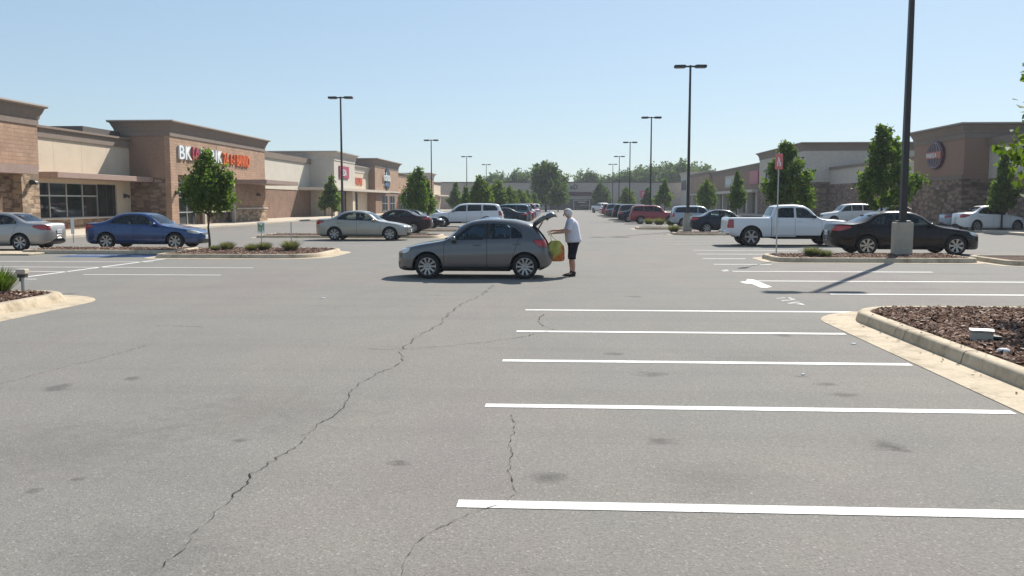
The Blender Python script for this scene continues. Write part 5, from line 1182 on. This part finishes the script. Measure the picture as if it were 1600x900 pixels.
for z, a, bq in ((0,.15,.05),(.012,.20,.085),(.06,.225,.11),(.16,.232,.12),(.28,.225,.115),(.38,.20,.095),(.45,.165,.07),(.49,.13,.045),(.515,.10,.03)):
    r_ = []
    for q in range(40):
        th = 2*math.pi*q/40; cx, cy_ = math.cos(th), math.sin(th); e = .62
        v = Vector((math.copysign(abs(cx)**e, cx)*a, math.copysign(abs(cy_)**e, cy_)*bq, z)); v += Vector((cx, cy_*1.2, 0))*(mnoise.noise(Vector((cx*2, cy_*2, z*7)))*.026+mnoise.noise(Vector((cx*5, cy_*5, z*14)))*.012); v.x += -.02*z; r_.append(v)
    rg.append(r_)
rings(bm, rg, True, True, False); bmesh.ops.recalc_face_normals(bm, faces=bm.faces[:]); link('sack', bm, bagm, bag, True)
for s in (-1, 1):
    bm = bmesh.new(); tube(bm, [(-.09,s*.028,.47),(-.11,s*.03,.55),(-.118,s*.02,.62),(-.113,s*.008,.668),(-.085,s*.012,.62),(.0,s*.03,.55),(.05,s*.028,.47)], [(.022,.006)]*7, 8); link('handle', bm, bagm, bag, True)

# ------------------------------------------------------------------ parked cars
def park(kind, col, xl, xr, py, face, label, group=None, sz=None, sy=None, fit=True):
    """stand a car with its near side on the ground line seen at py, ends at photo columns xl..xr; face -1 left, +1 right"""
    sp = SPEC[kind]; Y = G((xl+xr)/2, py).y; a, b = PY(xl, py, Y).x, PY(xr, py, Y).x; s = (b-a)/sp['L'] if fit else 1.
    sz = sz or s; r = new_car(kind, col); r.scale = (s, sy or sz, sz); r.location = ((a+b)/2, Y+sp['W']*(sy or sz)+.05, 0); r.rotation_euler = (0, 0, 0 if face < 0 else math.pi)
    return tag(r, label, {'hatch':'hatchback','sedan':'sedan','suv':'suv','pickup':'pickup truck'}[kind], group or 'cars parked around the lot')
def stand(kind, col, x, y, face, label, group=None, s=1., rz=None):
    r = new_car(kind, col); r.location = (x, y, 0); r.scale = (s,)*3; r.rotation_euler = (0, 0, rz if rz is not None else (0 if face < 0 else math.pi))
    return tag(r, label, {'hatch':'hatchback','sedan':'sedan','suv':'suv','pickup':'pickup truck'}[kind], group or 'cars parked around the lot')
park('hatch', 'grey', 614, 864, 436.5, -1, 'grey hatchback with its tailgate raised in the middle of the lane')
park('sedan', 'blue', 124, 309, 389.5, 1, 'bright blue sedan parked beside the small island tree', sz=1.0)
park('sedan', 'silver', -118, 72, 392.5, -1, 'silver sedan at the left edge showing its red tail lights')
park('sedan', 'champagne', 489, 638, 376, 1, 'champagne sedan parked before the first left lamp pole', sz=1.0)
park('sedan', 'maroon', 552, 672, 364.5, -1, 'dark maroon sedan behind the champagne sedan with red tail light')
park('sedan', 'black', 598, 692, 357, 1, 'black sedan tucked between the maroon sedan and the white utility vehicle')
park('suv', 'white', 668, 786, 354.5, -1, 'tall white utility vehicle with dark side windows left of the lane', sz=1.02)
park('sedan', 'white', 632, 716, 347, 1, 'white sedan roof showing behind the black sedan', sz=.95)
park('sedan', 'midblue', 712, 838, 388, 1, 'mid blue sedan mostly hidden behind the grey hatchback', sz=.86)
park('sedan', 'aubergine', 1303, 1543, 399.5, 1, 'near black sedan behind the lamp pole base on the right', sz=1.07)
park('pickup', 'white', 1136, 1336, 385, 1, 'white crew cab pickup truck behind the thin sign post', sz=1.0)
park('sedan', 'navy', 1080, 1192, 365, 1, 'dark navy sedan between the white pickup and the silver vehicle', sz=.98)
park('suv', 'paleblue', 1049, 1136, 355.5, 1, 'pale silver blue utility vehicle beside the second right lamp pole', sz=.92)
park('suv', 'red', 984, 1062, 350, 1, 'dark red utility vehicle at the near end of the right far row', sz=.92)
park('sedan', 'white', 1503, 1612, 363, 1, 'white sedan on the far right with dark side windows', sz=1.14)
park('sedan', 'paleblue', 1478, 1570, 357, 1, 'pale sedan half hidden behind the white sedan on the far right', sz=.95)
park('sedan', 'maroon', 1590, 1700, 361, 1, 'dark purple car cut by the right edge of the photo')
park('suv', 'white', 1287, 1372, 352, -1, 'white utility vehicle showing over the hood of the white pickup', sz=1.0)
park('sedan', 'silver', 1345, 1450, 352, -1, 'silver car roof just visible behind the near black sedan')
LR = [('navy','sedan'),('teal','suv'),('red','sedan'),('silver','suv'),('red','hatch'),('midblue','sedan'),('charcoal','suv'),('red','sedan'),('white','sedan'),('navy','suv'),('maroon','sedan'),('silver','sedan'),('red','suv'),('black','sedan'),('white','suv'),('brown','sedan'),('silver','hatch'),('navy','hatch')]
for k, (c, kd) in enumerate(LR):
    pv = LR[k-1][0]+' '+LR[k-1][1] if k else 'tall white vehicle'; nx = LR[k+1][0] if k+1 < len(LR) else 'far kerb'
    kn = {'sedan':'sedan','suv':'utility vehicle','hatch':'hatchback'}[kd]
    stand('sedan' if kd == 'hatch' else kd, c, -5.2+(k % 3)*.22-.012*k*3, 74.6+k*3.05+(6 if k > 7 else 0), -1, '%s %s in the left far row between the %s and the %s' % (c, kn, pv.replace('suv','utility vehicle').replace('hatch','hatchback'), nx+(' one' if k+1 < len(LR) else '')), 'cars in the left far row', .93 if kd == 'hatch' else .97)
RR_ = [('navy','sedan'),('charcoal','suv'),('midblue','sedan'),('navy','suv'),('red','sedan'),('brown','suv'),('charcoal','sedan'),('teal','suv'),('silver','sedan'),('red','suv'),('black','sedan'),('navy','suv'),('white','sedan'),('brown','sedan')]
for k, (c, kd) in enumerate(RR_):
    pv = RR_[k-1][0]+' '+RR_[k-1][1] if k else 'dark red vehicle'; nx = RR_[k+1][0]+' one' if k+1 < len(RR_) else 'far store'
    stand(kd, c, 7.3+(k % 3)*.2, 84.5+k*3.1+(7 if k > 5 else 0), 1, '%s %s in the right far row between the %s and the %s' % (c, 'utility vehicle' if kd == 'suv' else 'sedan', pv.replace('suv','utility vehicle'), nx), 'cars in the right far row', .95)
p = PY(939, 330, 150); stand('pickup', 'white', p.x+.6, 158, -1, 'small white truck at the far end of the lane before the store', None, 1.0, R(115))

# ------------------------------------------------------------------ light
EL, AZ = R(41), R(27.5)          # the sun stands ahead of the camera, to the right
w = bpy.data.worlds.new('World'); sc.world = w; w.use_nodes = True; nt = w.node_tree
sky = nt.nodes.new('ShaderNodeTexSky'); sky.sky_type = 'NISHITA'; sky.sun_disc = False; sky.sun_elevation = EL; sky.sun_rotation = AZ
sky.air_density = 1.0; sky.dust_density = .5; sky.ozone_density = 3.0; sky.altitude = 100
bg = nt.nodes['Background']; tn = nt.nodes.new('ShaderNodeMix'); tn.data_type = 'RGBA'; tn.blend_type = 'MULTIPLY'; tn.inputs[0].default_value = 1; tn.inputs[7].default_value = (1.16,1.33,1.47,1); gm_ = nt.nodes.new('ShaderNodeGamma'); gm_.inputs[1].default_value = .48; nt.links.new(sky.outputs[0], gm_.inputs[0]); nt.links.new(gm_.outputs[0], tn.inputs[6]); nt.links.new(tn.outputs[2], bg.inputs[0]); bg.inputs[1].default_value = .15
sd = bpy.data.lights.new('sun', 'SUN'); sd.energy = 5.0; sd.angle = R(.53); sd.color = (1, .95, .87)
so = bpy.data.objects.new('sun', sd); C.objects.link(so)
dv = Vector((math.sin(AZ)*math.cos(EL), math.cos(AZ)*math.cos(EL), math.sin(EL))); so.rotation_euler = dv.to_track_quat('Z', 'Y').to_euler(); so.location = dv*80
vs_ = sc.view_settings; vs_.view_transform = 'Standard'; vs_.look = 'None'; vs_.gamma = 1; vs_.use_curve_mapping = False; vs_.exposure = .55
sc.render.engine = 'CYCLES'; cy = sc.cycles; cy.max_bounces = 7; cy.diffuse_bounces = 3; cy.glossy_bounces = 3; cy.transparent_max_bounces = 10; cy.transmission_bounces = 3; cy.use_denoising = True; cy.caustics_reflective = False; cy.caustics_refractive = False; cy.sample_clamp_indirect = 6
# thin summer air: distant trees and shops pale slightly
bm = bmesh.new(); box(bm, -75, 75, -30, 330, -1.02, 13.4); hz_ = link('haze', bm, []); hz_['kind'] = 'stuff'
hm = bpy.data.materials.new('haze_air'); hm.use_nodes = True; hn = hm.node_tree; hn.nodes.remove(hn.nodes['Principled BSDF'])
pv = hn.nodes.new('ShaderNodeVolumePrincipled'); pv.inputs['Color'].default_value = (.86,.92,1,1); pv.inputs['Density'].default_value = .00035; pv.inputs['Anisotropy'].default_value = .2
hn.links.new(pv.outputs[0], hn.nodes['Material Output'].inputs['Volume']); hz_.data.materials.append(hm)
